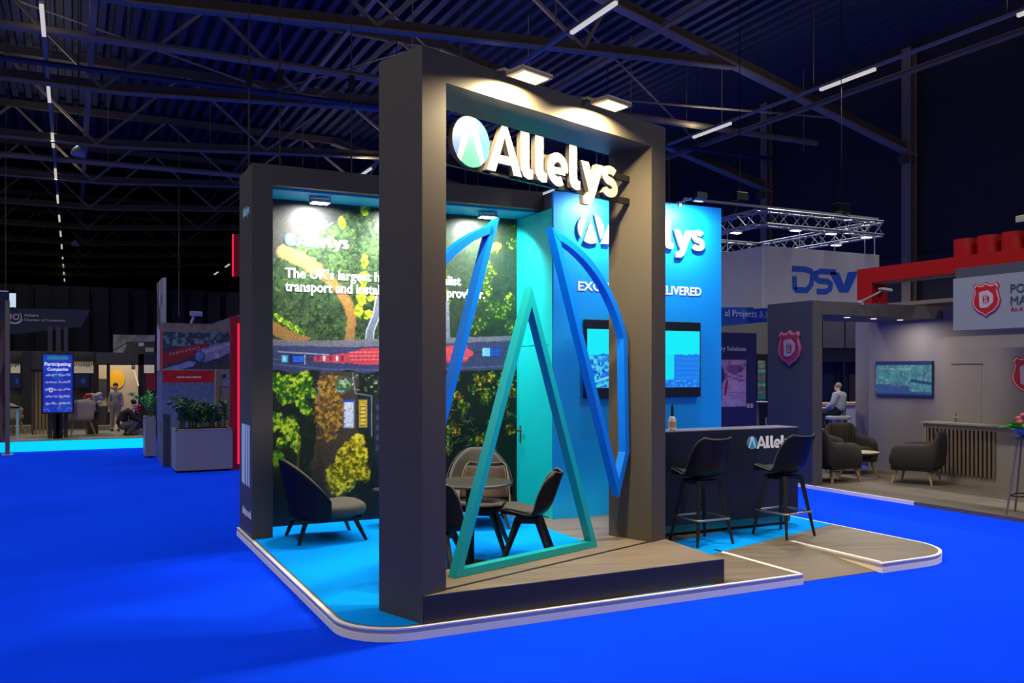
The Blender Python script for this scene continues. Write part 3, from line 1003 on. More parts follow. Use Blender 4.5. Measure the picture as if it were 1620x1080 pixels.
# sign on two rails under the lintel
t = thing('hanging_sign', 'large white letter sign with round emblem under the gateway lintel', 'sign', g3(1.3, .22, 3.11))
mb_r = [gbox(MB(), T_, W_ - T_, .225, .255, z, z + .05) for z in (3.10, 3.29)]
for q in mb_r:
    part('mounting_rail', q, M_BLACK, t)
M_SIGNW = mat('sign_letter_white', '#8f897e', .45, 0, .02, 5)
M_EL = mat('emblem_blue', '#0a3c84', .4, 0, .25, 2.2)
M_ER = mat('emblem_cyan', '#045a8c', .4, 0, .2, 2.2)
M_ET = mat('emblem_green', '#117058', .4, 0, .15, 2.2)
o_ = g3(.411, .222, 3.112)
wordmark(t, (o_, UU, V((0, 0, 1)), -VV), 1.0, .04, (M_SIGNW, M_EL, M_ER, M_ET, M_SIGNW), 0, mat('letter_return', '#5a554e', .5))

# warm floodlights on arms over the lintel
M_GLASSW = mat('warm_lamp_glass', '#ffdc98', .4, 0, .02, 3, 0, 2.5)
M_HEAD = mat('lamp_housing', '#8f8576', .4, .5, .08, 12)
def flood(u, label):
    t = thing('arm_floodlight', label, 'floodlight', g3(u, 0, H_), 0, 'floodlights on the gateway lintel')
    hc = g3(u + .02, -.17, 3.712)
    ax, ay = UU * .15, (VV * -.085 + V((0, 0, .006)))
    az = V((0, 0, .016)) + VV * .002
    part('lamp_head', MB().obox(hc, ax, ay, az), M_HEAD, t, bevel=.006)
    part('lamp_glass', MB().obox(hc - az * 1.15, ax * .78, ay * .72, az * .2), M_GLASSW, t)
    part('arm', MB().bar(g3(u - .08, .1, H_ + .01), g3(u - .08, -.02, H_ + .012), .03, .02).bar(g3(u - .08, -.02, H_ + .016), g3(u - .05, -.12, 3.712), .03, .02), M_HEAD, t)
    tgt = g3(u + .02, .16, 2.2)
    area('flood_light', hc - V((0, 0, .03)), tgt, .15, .08, 108, (1, .76, .44), 160)
    return t
flood(.79, 'warm floodlight on a short arm over the lintel, left one')
flood(1.69, 'warm floodlight on a short arm over the lintel, right one')

# ---------------------------------------------------------------- mural wall with dark frame
YF, YB, XR = 8.63, 9.215, 4.66
t = thing('mural_wall', 'dark framed wall with a large aerial woodland and road photograph', 'wall', (3.1, 8.95, PZ))
part('end_pillar', MB().box(1.535, 1.727, YF, 9.35, PZ, 3.67), M_DARK, t)
part('head_beam', MB().box(1.727, 4.675, YF, 8.74, 3.475, 3.67).box(1.727, 4.66, 8.74, 9.35, 3.48, 3.67), M_DARK, t)
part('soffit', MB().box(1.727, XR, 8.735, YB, 3.455, 3.478), M_TEALS, t, label='turquoise soffit')
part('back_board', MB().box(1.727, XR, YB + .004, 9.35, PZ, 3.455), M_DARK, t)
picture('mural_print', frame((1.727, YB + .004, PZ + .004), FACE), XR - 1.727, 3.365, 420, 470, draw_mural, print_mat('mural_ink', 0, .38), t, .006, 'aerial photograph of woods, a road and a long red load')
fm = lambda X, Z: frame((X, YB - .003, Z), FACE)
wordmark(t, fm(1.961, 2.985), .372, .004, (mat('mural_disc', '#f2f0ec', .5), mat('mural_seg_left', '#38c0d8', .5), mat('mural_seg_right', '#28c8d0', .5), mat('mural_seg_tri', '#3cd0c8', .5), M_WHITEP))
words('slogan_word', "The UK's largest heavy lift specialist", fm(1.967, 2.655), 3.935 - 1.967, M_WHITEP, t, .022, .004, .105)
words('slogan_word', 'transport and installation services provider.', fm(1.967, 2.515), 4.235 - 1.967, M_WHITEP, t, .022, .004, .105)
ff = lambda Y, Z: frame((1.535, Y, Z), (0, -1, 0))
dk = mat('stripe_print', '#e2e4fa', .5)
for k, (y0, w) in enumerate(((9.20, .19), (8.97, .085), (8.84, .075))):
    part('stripe', MB().plate([(0, .60), (w, .60), (w * .9 + .0, 0), (-.0, .02)], frame((1.535, y0, .56), (0, -1, 0)), 0, .003), mat('stripe_blue', '#c8ecff', .5) if k != 1 else dk, t)
part('web_address', MB().text('allelys.co.uk', ff(9.17, .27), .48, bold=.02, height=.075, d1=.003), M_WHITEP, t)
part('small_wordmark', MB().text('Allelys', ff(9.15, 3.22), .36, bold=.02, height=.085, d1=.003), mat('pale_cyan_print', '#9fd8dc', .5), t)
M_SPOT = mat('spot_housing', '#8a90b0', .4, .2)
M_GLASSC = mat('cool_lamp_glass', '#f4fbff', .4, 0, .01, 3, 0, 14)
for i, x in enumerate((2.26, 3.2, 4.14)):
    s = thing('soffit_spotlight', 'flat white spotlight under the soffit, %s' % ['left end', 'middle, behind the gateway pillar', 'right end'][i], 'spotlight', (x, 8.93, 3.455), 0, 'spotlights under the soffit')
    part('lamp_head', MB().box(x - .1, x + .1, 8.86, 9.0, 3.395, 3.425), M_SPOT, s, bevel=.004)
    part('lamp_glass', MB().box(x - .085, x + .085, 8.87, 8.99, 3.39, 3.396), M_GLASSC, s)
    part('bracket', MB().box(x - .11, x - .1, 8.92, 8.94, 3.40, 3.455).box(x + .1, x + .11, 8.92, 8.94, 3.40, 3.455), M_SPOT, s)
    area('soffit_light', (x, 8.90, 3.385), (x, 9.215, 2.7), .16, .08, 66, (1, .99, .95), 150)

# ---------------------------------------------------------------- store room: sky blue front, turquoise side with a door
t = thing('store_room', 'sky blue store room wall with turquoise side behind the bar', 'wall', (5.8, 8.8, PZ))
part('blue_front', MB().box(XR, 6.956, 8.36, 8.40, PZ, 3.635), M_BLUEW, t)
part('body', MB().box(XR + .02, 6.94, 8.40, 9.34, PZ, 3.63), mat('store_grey', '#4a4c55', .6), t)
mb = MB().box(XR - .012, XR + .02, 8.37, 8.44, PZ, 3.45).box(XR - .012, XR + .02, 9.18, YB, PZ, 3.45).box(XR - .012, XR + .02, 8.44, 9.18, 1.975, 3.45)
part('turquoise_side', mb, M_TEAL, t)
d = part('door', MB().box(XR - .010, XR + .02, 8.446, 9.174, PZ + .01, 1.967), M_TEAL, t)
part('door_handle', MB().box(XR - .016, XR - .009, 9.10, 9.14, .86, 1.06).tube([(XR - .012, 9.12, 1.0), (XR - .055, 9.12, 1.0), (XR - .058, 9.0, 1.0)], .009, 8), M_CHROME, d, label='steel lever handle')
fw = lambda X, Z: frame((X, 8.36, Z), FACE)
wordmark(t, fw(4.946, 3.098), .95, .03, (None, M_WHITE, M_WHITE, M_WHITE, M_WHITE), .006)
mx = [on_y(px, 458, 8.36).x for px in (914, 1027, 1034, 1109.5)]
for k, w in enumerate(('EXCELLENCE', 'DELIVERED')):
    part('motto_word', MB().text(w, fw(mx[2 * k], 2.575), mx[2 * k + 1] - mx[2 * k], bold=.03, height=.098, d1=.006), M_WHITEP, t, label='white motto word')
for i, x in enumerate((5.22, 6.34)):
    s = thing('wall_arm_light', ['small arm light on top of the blue wall, left, behind the sign', 'small arm light on top of the blue wall, right end'][i], 'arm light', (x, 8.38, 3.635), 0, 'arm lights on the blue wall')
    part('clamp', MB().box(x - .02, x + .02, 8.34, 8.41, 3.6, 3.66), M_TRIM, s)
    part('arm', MB().bar((x, 8.37, 3.65), (x, 8.03, 3.665), .018, .018), M_TRIM, s)
    part('lamp_head', MB().obox((x, 7.99, 3.65), (.07, 0, 0), (0, .05, -.02), (0, .01, .03)), M_BLACK, s)
    area('wall_light', (x, 8.0, 3.61), (x, 8.36, 3.15), .12, .06, 34, (.98, 1, 1), 150)

# television
t = thing('wall_television', 'flat television on the blue wall showing a harbour view', 'television', (5.82, 8.3, 1.4))
part('casing', MB().box(5.03, 6.60, 8.295, 8.36, 1.385, 2.255), mat('tv_casing', '#0e1826', .3), t, bevel=.006)
def draw_tv(P, GX, GY):
    c = Canvas(GX * 155, GY * 66, '#00f0ff')
    X, Y = c.X, c.Y
    c.mix((Y < 38) * 1.0, '#00e4fa')
    c.rect(0, 90, 35.5, 37, '#38c4e6', .8)
    c.poly([(0, 0), (78, 0), (60, 20), (40, 34), (20, 38), (0, 36)], '#1478e8', 1, (3, 9, 3))
    n = fbm(X, Y, 3.4, 8)
    c.mix((X + Y * .8 < 66) * np.clip((n - .5) * 12, 0, 1) * (Y < 36), '#48d8f4')
    c.mix((X + Y * .8 < 66) * np.clip((fbm(X, Y, 2.6, 18) - .58) * 12, 0, 1) * (Y < 34), '#0a3cc0')
    c.path([(0, 4), (34, 14), (60, 18)], 2.2, '#7ceaf4'); c.path([(8, 0), (44, 12)], 2, '#40e0e0')
    c.poly([(118, 0), (155, 0), (155, 39), (118, 38)], '#1080f4', 1, (1, 5, 5))
    for i in range(9):
        c.path([(120 + i * 4, 2), (120 + i * 4, 36)], .7, '#0a60d0', .8)
    for j in range(6):
        c.path([(118, 6 + j * 5.5), (155, 6 + j * 5.5)], .8, '#28a0f8', .8)
    c.poly([(78, 0), (155, 0), (155, 8), (100, 9), (80, 14)], '#1470ee', 1, (2, 4, 6))
    c.mix((Y < 9) * np.clip((fbm(X, Y, 2.4, 28) - .52) * 10, 0, 1) * .7, '#38b4f8')
    return c
picture('screen', frame((5.045, 8.295, 1.50), FACE), 1.535, .65, 200, 96, draw_tv, print_mat('tv_glow', .95), t, .003, 'lit harbour picture')

# ---------------------------------------------------------------- bar counter with bottle
t = thing('bar_counter', 'dark navy bar counter with turquoise plinth behind the stools', 'counter', (5.9, 7.15, PZ))
M_NAVY = mat('navy_panel', '#191e2c', .45, 0, .06, 3)
part('body', MB().box(4.72, 6.80, 6.95, 7.26, .195, 1.097), M_NAVY, t)
part('counter_top', MB().box(4.72, 6.80, 6.948, 7.262, 1.097, 1.106), mat('pale_counter_top', '#7d7a86', .35), t)
part('plinth', MB().box(4.76, 6.74, 7.0, 7.24, PZ + .03, .195), mat('plinth_teal', '#1f8c96', .5), t)
part('plinth_shade_strip', MB().box(4.78, 6.72, 7.02, 7.22, PZ, PZ + .03), M_BLACK, t)  # black strip stands in for the shadow line under the plinth
wordmark(t, frame((6.112, 6.95, .898), FACE), .37, .004, (mat('bar_disc', '#e6e8f0', .5), mat('bar_seg_left', '#2a8cd0', .5), mat('bar_seg_right', '#18a0d8', .5), mat('bar_seg_tri', '#2aa8c4', .5), M_WHITEP))
b = on_y(1063.5, 680, 7.08); b.z = 1.106
t = thing('bottle', 'small bottle with black neck and white label on the bar', 'bottle', b)
part('glass_body', MB().lathe([(.03, 0), (.038, .004), (.038, .1), (.03, .122), (.016, .14)], (0, 0, 0), 16), mat('bottle_white', '#dcd8cc', .25), t, 40, world=False)
part('neck', MB().lathe([(.016, .138), (.017, .15), (.014, .16), (.013, .225), (.006, .24), (.006, .252)], (0, 0, 0), 14), M_BLACK, t, 40, world=False)
part('label', MB().lathe([(.0385, .03), (.0388, .03), (.0388, .085), (.0385, .085)], (0, 0, 0), 16), mat('bottle_label', '#d29a78', .5, 0, .5, 60), t, 40, world=False)

# ---------------------------------------------------------------- seats
M_SHELL = mat('navy_black_shell', '#090a14', .45, 0, .08, 6, 0, 0, .22)
M_PAD = mat('taupe_pad', '#40382f', .6, 0, .08, 30, .05)
M_PIPE = mat('taupe_piping', '#6f665c', .5)
M_LEGB = mat('black_wood_leg', '#121318', .4, 0, .1, 20)
SH = [(.225, -.03, .150), (.222, -.008, .195), (.17, .004, .215), (.08, -.012, .222), (-.03, -.022, .227), (-.12, -.012, .230), (-.18, .035, .228), (-.215, .105, .222), (-.243, .185, .214), (-.268, .265, .20), (-.288, .322, .18), (-.30, .345, .15)]
def shell_pt(i, u, off=0.0, k=1.0):
    y, z, w = SH[i]
    f = max(0, min(1, (i - 3) / 5))          # 0 seat .. 1 back
    e = abs(u) ** 2.4
    zz = z + (1 - f) * .035 * e * (1 if i > 1 else .3) + f * (.016 * abs(u) ** 3 if i >= 9 else 0) + off * (1 - f)
    yy = y + (.05 * f + .085 * math.sin(math.pi * max(0, min(1, (i - 3.5) / 7)))) * e + off * f * 1.0
    return (u * w * k, yy, zz)
def shell_grid(i0, i1, off, k, nu=13):
    mb = MB()
    us = [math.sin(math.pi / 2 * (-1 + 2 * j / (nu - 1))) for j in range(nu)]
    for i in range(i0, i1 + 1):
        mb.v += [shell_pt(i, u, off, k) for u in us]
    n = i1 - i0 + 1
    mb.f = [(a * nu + j, a * nu + j + 1, (a + 1) * nu + j + 1, (a + 1) * nu + j) for a in range(n - 1) for j in range(nu - 1)]
    return mb
def shell_edge():
    nu = 13
    us = [math.sin(math.pi / 2 * (-1 + 2 * j / (nu - 1))) for j in range(nu)]
    p = [shell_pt(i, -1, .012) for i in range(2, 12)] + [shell_pt(11, u, .012) for u in us[1:-1]] + [shell_pt(i, 1, .012) for i in range(11, 1, -1)]
    return MB().tube(p, .005, 6)
def raise_(mb, dz):
    mb.v = [(p[0], p[1], p[2] + dz) for p in mb.v]
    return mb

def make_shell_seat(name, label, cat, hs, stool, group):
    PADM = mat('dark_navy_pad', '#191b24', .6) if stool else M_PAD
    t = thing(name, label, cat, (0, 0, 0), 0, group)
    part('seat_shell', raise_(shell_grid(0, 11, 0, 1), hs - .02), M_SHELL, t, 60, world=False, solid=.018, subsurf=1, recalc=False)
    part('seat_pad', raise_(shell_grid(1, 5, .022, .93), hs - .02), PADM, t, 60, world=False, solid=.026, subsurf=1, recalc=False)
    part('back_pad', raise_(shell_grid(6, 10, .018, .93), hs - .02), PADM, t, 60, world=False, solid=.016, subsurf=1, recalc=False)
    part('piping', raise_(shell_edge(), hs - .02), mat('grey_piping', '#565452', .5) if stool else M_PIPE, t, 60, world=False)
    if not stool:
        part('seat_hub', MB().obox((0, -.01, hs - .075), (.10, 0, 0), (0, .10, 0), (0, 0, .025)), M_LEGB, t, world=False, bevel=.01)
        for sx in (-1, 1):
            for sy in (-1, 1):
                part('leg', MB().bar((sx * .08, sy * .08 - .01, hs - .06), (sx * .215, sy * .215 - .01, 0), .05, .05, (sx, -sy, 0), .026, .026), M_LEGB, t, world=False, bevel=.005)
    else:
        part('seat_hub', MB().obox((0, 0, hs - .085), (.125, 0, 0), (0, .125, 0), (0, 0, .02)).obox((0, 0, hs - .055), (.06, 0, 0), (0, .06, 0), (0, 0, .02)), M_LEGB, t, world=False, bevel=.006)
        for sx in (-1, 1):
            for sy in (-1, 1):
                part('leg', MB().bar((sx * .112, sy * .112, hs - .07), (sx * .205, sy * .205, 0), .044, .044, (sx, -sy, 0), .024, .024), M_LEGB, t, world=False, bevel=.005)
        q = rounded([(-.19, -.19), (.19, -.19), (.19, .19), (-.19, .19)], .03, 4)
        part('footrest', MB().tube([(p[0], p[1], .235) for p in q], .011, 8, True), M_CHROME, t, 60, label='steel footrest ring', world=False)
    return t

st = make_shell_seat('bar_stool', 'black shell bar stool at the counter, nearer the gateway pillar', 'stool', .655, True, 'bar stools at the counter')
st.location = (5.275, 6.625, PZ + .003); st.rotation_euler = (0, 0, math.radians(0)); ORG[st.name] = V(st.location)
dup(st, (6.23, 6.56, PZ + .003), math.radians(7), 'black shell bar stool in front of the white counter lettering')

def face(a, b):
    return math.atan2(b[1] - a[1], b[0] - a[0]) - math.pi / 2
T1 = (2.92, 6.64)
ch = make_shell_seat('shell_chair', 'dark shell chair right of the round table, seen from its side', 'chair', .43, False, 'shell chairs around the round table')
ch.location = (3.43, 6.60, PZ + .004); ch.rotation_euler = (0, 0, math.radians(58)); ORG[ch.name] = V(ch.location)
dup(ch, (3.26, 7.12, PZ + .004), face((3.26, 7.12), (2.95, 6.6)), 'dark shell chair with taupe pad behind the round table, facing the viewer')
dup(ch, (2.50, 6.27, PZ + .004), face((2.50, 6.27), T1) + .1, 'dark shell chair half hidden by the gateway pillar, its back to the viewer')

t = thing('round_table', 'round dark table behind the teal triangle with shell chairs around it', 'table', (T1[0], T1[1], PZ + .004))
part('tabletop', MB().lathe([(.10, .668), (.325, .668), (.342, .676), (.342, .688), (.335, .694), (.02, .694)], (0, 0, 0), 48), mat('table_top_grey', '#3c3a38', .3), t, 40, world=False)
part('column', MB().lathe([(.035, .01), (.035, .67)], (0, 0, 0), 16), M_BLACK, t, 40, world=False)
part('base_plate', MB().lathe([(.24, 0), (.24, .008), (.05, .018)], (0, 0, 0), 36), M_BLACK, t, 40, world=False)

sp = on_z(614, 830, PZ)
t = thing('side_table', 'small dark round side table by the mural, half behind the gateway pillar', 'table', (sp.x, sp.y - .06, PZ + .004))
part('tabletop', MB().lathe([(.05, .355), (.17, .36), (.18, .368), (.18, .38), (.02, .384)], (0, 0, 0), 36), mat('table_top_grey', '#3c3a38', .3), t, 40, world=False)
part('drum_base', MB().lathe([(.11, 0), (.11, .02), (.09, .05), (.09, .35)], (0, 0, 0), 28), M_BLACK, t, 40, world=False)

# low lounge chair: padded seat wrapped by a shell that sweeps down to the front
def make_lounge():
    t = thing('lounge_chair', 'low lounge chair with dark sweeping back shell, left under the mural', 'lounge chair', (0, 0, 0), 0, 'lounge chairs under the mural')
    def ring(off, z0, zt, m, name, th, inset):
        mb = MB()
        na, nz = 33, 7
        for j in range(nz):
            f = j / (nz - 1)
            for i in range(na):
                a = math.radians(-88 + 176 * i / (na - 1))
                c = (1 + math.cos(a)) / 2
                top = .27 + (zt - .27) * max(0, min(1, (c - .38) / .60)) ** .95
                z = z0 + (top - z0) * f
                lean = .09 * max(0, math.cos(a)) * max(0, (z - .3)) / .5
                flare = .02 * f
                rx, ry = .335 - off + flare, .315 - off + lean + flare
                mb.v.append((rx * math.sin(a), -ry * math.cos(a) - .0, z))
        mb.f = [(j * na + i, j * na + i + 1, (j + 1) * na + i + 1, (j + 1) * na + i) for j in range(nz - 1) for i in range(na - 1)]
        part(name, mb, m, t, 60, world=False, solid=th, subsurf=1)
    ring(0, .20, .775, M_SHELL, 'back_shell', .022, 0)
    ring(.03, .30, .77, mat('olive_taupe_fabric', '#524b40', .8, 0, .08, 60, .05), 'back_pad', .034, 1)
    # seat cushion
    mb = MB()
    prof = [(.80, .215), (.95, .235), (1.0, .275), (.98, .315), (.90, .335), (.6, .348), (.25, .352)]
    n = 40
    for k, z in prof:
        for j in range(n):
            a = 2 * math.pi * j / n
            cx, sy = math.cos(a), math.sin(a)
            e = (abs(cx) ** 3.2 + abs(sy) ** 3.2) ** (-1 / 3.2)
            mb.v.append((.325 * k * cx * e, .335 * k * sy * e + .05, z + (.01 if sy > .5 else 0)))
    for i in range(len(prof) - 1):
        for j in range(n):
            mb.f.append((i * n + j, i * n + (j + 1) % n, (i + 1) * n + (j + 1) % n, (i + 1) * n + j))
    mb.f += [tuple(range(n))[::-1], tuple((len(prof) - 1) * n + j for j in range(n))]
    part('seat_cushion', mb, mat('olive_taupe_fabric', '#524b40', .8), t, 60, world=False)
    part('seat_frame', MB().obox((0, .02, .205), (.26, 0, 0), (0, .29, 0), (0, 0, .015)), M_LEGB, t, world=False)
    for sx in (-1, 1):
        part('leg', MB().bar((sx * .22, .24, .21), (sx * .285, .335, 0), .04, .04, (1, 0, 0), .026, .026), M_LEGB, t, world=False)
        part('leg', MB().bar((sx * .22, -.22, .21), (sx * .27, -.30, 0), .04, .04, (1, 0, 0), .026, .026), M_LEGB, t, world=False)
    return t
lg = make_lounge()
lg.location = (2.16, 8.40, PZ + .004); lg.rotation_euler = (0, 0, math.radians(-90)); ORG[lg.name] = V(lg.location)
dup(lg, (3.83, 8.46, PZ + .004), math.radians(180 - 22), 'lounge chair with tall rounded back at the right end of the mural, behind the table')

# ---------------------------------------------------------------- people
def skin(name, chains, m, root, sub=2):
    """one continuous skinned surface: chains of (x, y, z, radius), the first chain starts at the pelvis; shared points join"""
    vs, rs, es, key = [], [], [], {}
    for c in chains:
        prev = None
        for p in c:
            k = (round(p[0], 3), round(p[1], 3), round(p[2], 3))
            if k not in key:
                key[k] = len(vs)
                vs.append(k)
                rs.append(p[3])
            i = key[k]
            if prev is not None and prev != i:
                es.append((prev, i))
            prev = i
    me = bpy.data.meshes.new(name)
    me.from_pydata(vs, es, [])
    me.materials.append(m)
    o = bpy.data.objects.new(name, me)
    COL.objects.link(o)
    o.parent = root
    md = o.modifiers.new('skin', 'SKIN')
    md.use_smooth_shade = True
    sv = me.skin_vertices[0].data
    for i, r in enumerate(rs):
        sv[i].radius = (r, r) if not isinstance(r, tuple) else r
        sv[i].use_root = (i == 0)
    s = o.modifiers.new('smooth', 'SUBSURF')
    s.levels = s.render_levels = sub
    ORG[o.name] = V((0, 0, 0))
    return o

M_SKIN = mat('skin', '#d6aa90', .5, 0, .05, 10)
def hand(wr, d, side):
    """five curled fingers at a wrist; d = pointing direction"""
    wr, d = V(wr), V(d).normalized()
    s = d.cross(V((0, 0, 1)))
    s = s.normalized() if s.length > .01 else V((1, 0, 0))
    n = s.cross(d)
    ch = [[(*wr, .024), (*(wr + d * .05), .03), (*(wr + d * .085), .03)]]
    for k, (o, l) in enumerate(((-.028, .065), (-.01, .075), (.01, .07), (.027, .055))):
        a = wr + d * .085
        b = a + d * l * .5 + s * o
        c = b + d * l * .35 - n * l * .3
        ch.append([(*a, .03), (*b, .0095), (*c, .008)])
    a = wr + d * .05
    ch.append([(*a, .03), (*(a + s * side * .04 + d * .03), .011), (*(a + s * side * .045 + d * .06), .009)])
    return ch
def head(root, c, fwd, hair, grey=False, hair_len=0.0):
    """face details added as children: eyes, hair; head itself belongs to the body mesh"""
    c, f = V(c), V(fwd).normalized()
    s = f.cross(V((0, 0, 1))).normalized()
    mb = MB()
    for k in range(1):
        mb.ell((0, 0, 0), .088, .103, .085, 18, 10)
    fr = Matrix((s, f, V((0, 0, 1)))).transposed()
    mb.v = [tuple(c + fr @ V((p[0], p[1] * (1 if p[1] < 0 else .72) - .016, p[2] * (1 if p[2] > 0 else (1.0 + hair_len)) + .042))) for p in mb.v]
    part('hair', mb, hair, root, 60, world=False)
    eb = MB()
    for k in (-1, 1):
        p = c + s * (.032 * k) + f * .089 + V((0, 0, .004))
        eb.ell(p, .011, .011, .008, 8, 6)
    part('eyes', eb, mat('eye_dark', '#1c1a1a', .2), root, 60, world=False)

def build_seated(root, sc=1.0):
    """sits upright facing +Y, seat height .66 above its base"""
    h = .70
    body = [[(0, 0, h + .06, .15), (0, -.01, h + .24, .16), (0, -.02, h + .43, .165), (0, -.01, h + .555, .095), (0, 0, h + .60, .055), (0, .02, h + .635, .052), (0, .03, h + .675, .078), (0, .035, h + .735, .088), (0, .03, h + .79, .06)],
            [(0, .03, h + .675, .078), (0, .105, h + .655, .03)], [(0, .035, h + .735, .088), (0, .128, h + .70, .016)]]
    for s in (-1, 1):
        body.append([(0, -.01, h + .555, .095), (s * .20, -.01, h + .53, .07), (s * .27, .05, h + .27, .05), (s * .20, .27, h + .16, .034), (s * .17, .33, h + .16, .024)])
        body += [[tuple(q) for q in cch] for cch in hand((s * .17, .33, h + .16), (-s * .2, 1, -.1), -s)]
        body.append([(0, 0, h + .06, .15), (s * .10, .06, h + .04, .095), (s * .15, .44, h + .03, .07), (s * .15, .42, h - .20, .055), (s * .14, .36, h - .42, .04), (s * .14, .48, h - .47, .035)])
        body.append([(0, .03, h + .735, .088), (s * .086, .02, h + .70, .014)])
    return body
def build_crouch():
    """squats, leaning forward over the knees, facing +Y"""
    body = [[(0, -.10, .26, .13), (0, -.08, .42, .125), (0, .02, .58, .13), (0, .10, .68, .10), (0, .16, .73, .054), (0, .22, .77, .05), (0, .27, .82, .078), (0, .28, .89, .088), (0, .265, .945, .06)],
            [(0, .27, .82, .078), (0, .335, .79, .03)], [(0, .28, .89, .088), (0, .37, .85, .016)]]
    for s in (-1, 1):
        body.append([(0, .10, .68, .10), (s * .17, .12, .65, .058), (s * .23, .26, .44, .044), (s * .12, .46, .36, .034), (s * .08, .50, .34, .024)])
        body += [[tuple(q) for q in c] for c in hand((s * .08, .50, .34), (-s * .2, 1, -.3), -s)]
        body.append([(0, -.10, .26, .13), (s * .11, -.06, .26, .1), (s * .19, .34, .40, .075), (s * .17, .10, .14, .055), (s * .16, .04, .07, .04), (s * .17, .20, .035, .035)])
        body.append([(0, .28, .89, .088), (s * .086, .27, .85, .014)])
    return body
def build_standing():
    body = [[(0, 0, .94, .13), (0, -.005, 1.08, .115), (0, -.01, 1.25, .12), (0, 0, 1.36, .095), (0, .005, 1.43, .05), (0, .015, 1.48, .048), (0, .03, 1.545, .074), (0, .035, 1.61, .082), (0, .03, 1.66, .058)],
            [(0, .03, 1.545, .074), (0, .095, 1.53, .03)], [(0, .035, 1.61, .082), (0, .12, 1.575, .015)]]
    for s in (-1, 1):
        body.append([(0, 0, 1.36, .095), (s * .155, 0, 1.34, .053), (s * .21, .0, 1.08, .042), (s * .22, .06, .86, .032), (s * .22, .07, .82, .023)])
        body += [[tuple(q) for q in c] for c in hand((s * .22, .07, .82), (0, .25, -1), -s)]
        body.append([(0, 0, .94, .13), (s * .085, 0, .86, .1), (s * .10, .02, .48, .062), (s * .10, -.01, .10, .042), (s * .11, .12, .035, .034)])
        body.append([(0, .035, 1.61, .082), (s * .08, .02, 1.575, .013)])
    return body
def grow(chains, d):
    return [[(x, y, z, r + d) for x, y, z, r in c] for c in chains]
def person(name, label, chains, loc, rotz, torso, shirt, legs, trousers, hair, headc, shoes, fw=(0, 1, 0), scale=1.0, hair_len=0.0):
    t = thing(name, label, 'person', loc, rotz)
    t.scale = (scale,) * 3
    skin('body', chains, M_SKIN, t)
    skin('shirt', grow(torso, .028), shirt, t)
    skin('trousers', grow(legs, .012), trousers, t)
    for s in shoes:
        part('shoe', MB().ell(s, .05, .125, .05, 12, 8), mat('shoe_dark', '#222020', .5), t, 60, world=False)
    head(t, headc, fw, hair, False, hair_len)
    return t
def clothes(ch, nt=5):
    """torso and sleeves / pelvis and legs taken from a body's chains"""
    torso = [ch[0][:nt]] + [c[:4] for c in ch if len(c) == 5 and c[0] == ch[0][3]]
    legs = [ch[0][:2]] + [c[:5] if len(c) == 6 else c[:4] for c in ch if c[0] == ch[0][0] and c is not ch[0]]
    return torso, legs

# ---------------------------------------------------------------- plants
M_LEAF = mat('dark_leaf', '#34723a', .4, 0, .35, 9)
M_LEAF2 = mat('bright_leaf', '#44a03c', .4, 0, .3, 9)
def leaf(mb, p, d, up, l, w):
    p, d, up = V(p), V(d).normalized(), V(up)
    s = d.cross(up)
    s = s.normalized() if s.length > 1e-3 else V((1, 0, 0))
    n = s.cross(d)
    vs = [p, p + d * l * .3 + s * w * .42 + n * .01, p + d * l * .65 + s * w * .45 + n * .005, p + d * l - n * l * .12, p + d * l * .65 - s * w * .45 + n * .005, p + d * l * .3 - s * w * .42 + n * .01, p + d * l * .5 - n * w * .12]
    mb.add(vs, [(0, 1, 6), (1, 2, 6), (2, 3, 6), (3, 4, 6), (4, 5, 6), (5, 0, 6)])
def zz_plant(name, label, base, x0, x1, y0, y1, n, hmin, hmax, seed, group=None, m=None):
    r = random.Random(seed)
    t = thing(name, label, 'plant', base, 0, group)
    fol, stem = MB(), MB()
    for i in range(n):
        bx, by = x0 + (x1 - x0) * r.random(), y0 + (y1 - y0) * r.random()
        h = hmin + (hmax - hmin) * r.random()
        a = r.random() * 6.283
        ln = h * (.25 + .55 * r.random())
        pts = []
        for k in range(8):
            f = k / 7
            pts.append(V((bx + math.cos(a) * ln * f ** 1.7, by + math.sin(a) * ln * f ** 1.7, base[2] + h * (f - .22 * f * f * (ln / h)))))
        stem.tube(pts, [.008 - .0008 * k for k in range(8)], 5)
        for k in range(2, 8):
            d = (pts[k] - pts[k - 1]).normalized()
            sd = d.cross(V((0, 0, 1))).normalized() if d.cross(V((0, 0, 1))).length > .01 else V((1, 0, 0))
            for s in (-1, 1):
                leaf(fol, pts[k], d * .6 + sd * s * .8 + V((0, 0, .25)), (0, 0, 1), .10 + .03 * r.random(), .045)
        leaf(fol, pts[-1], pts[-1] - pts[-2], (0, 0, 1), .1, .04)
    part('stems', stem, mat('stem_green', '#4a5a2a', .5), t, 50)
    part('foliage', fol, m or M_LEAF, t, recalc=False)
    return t

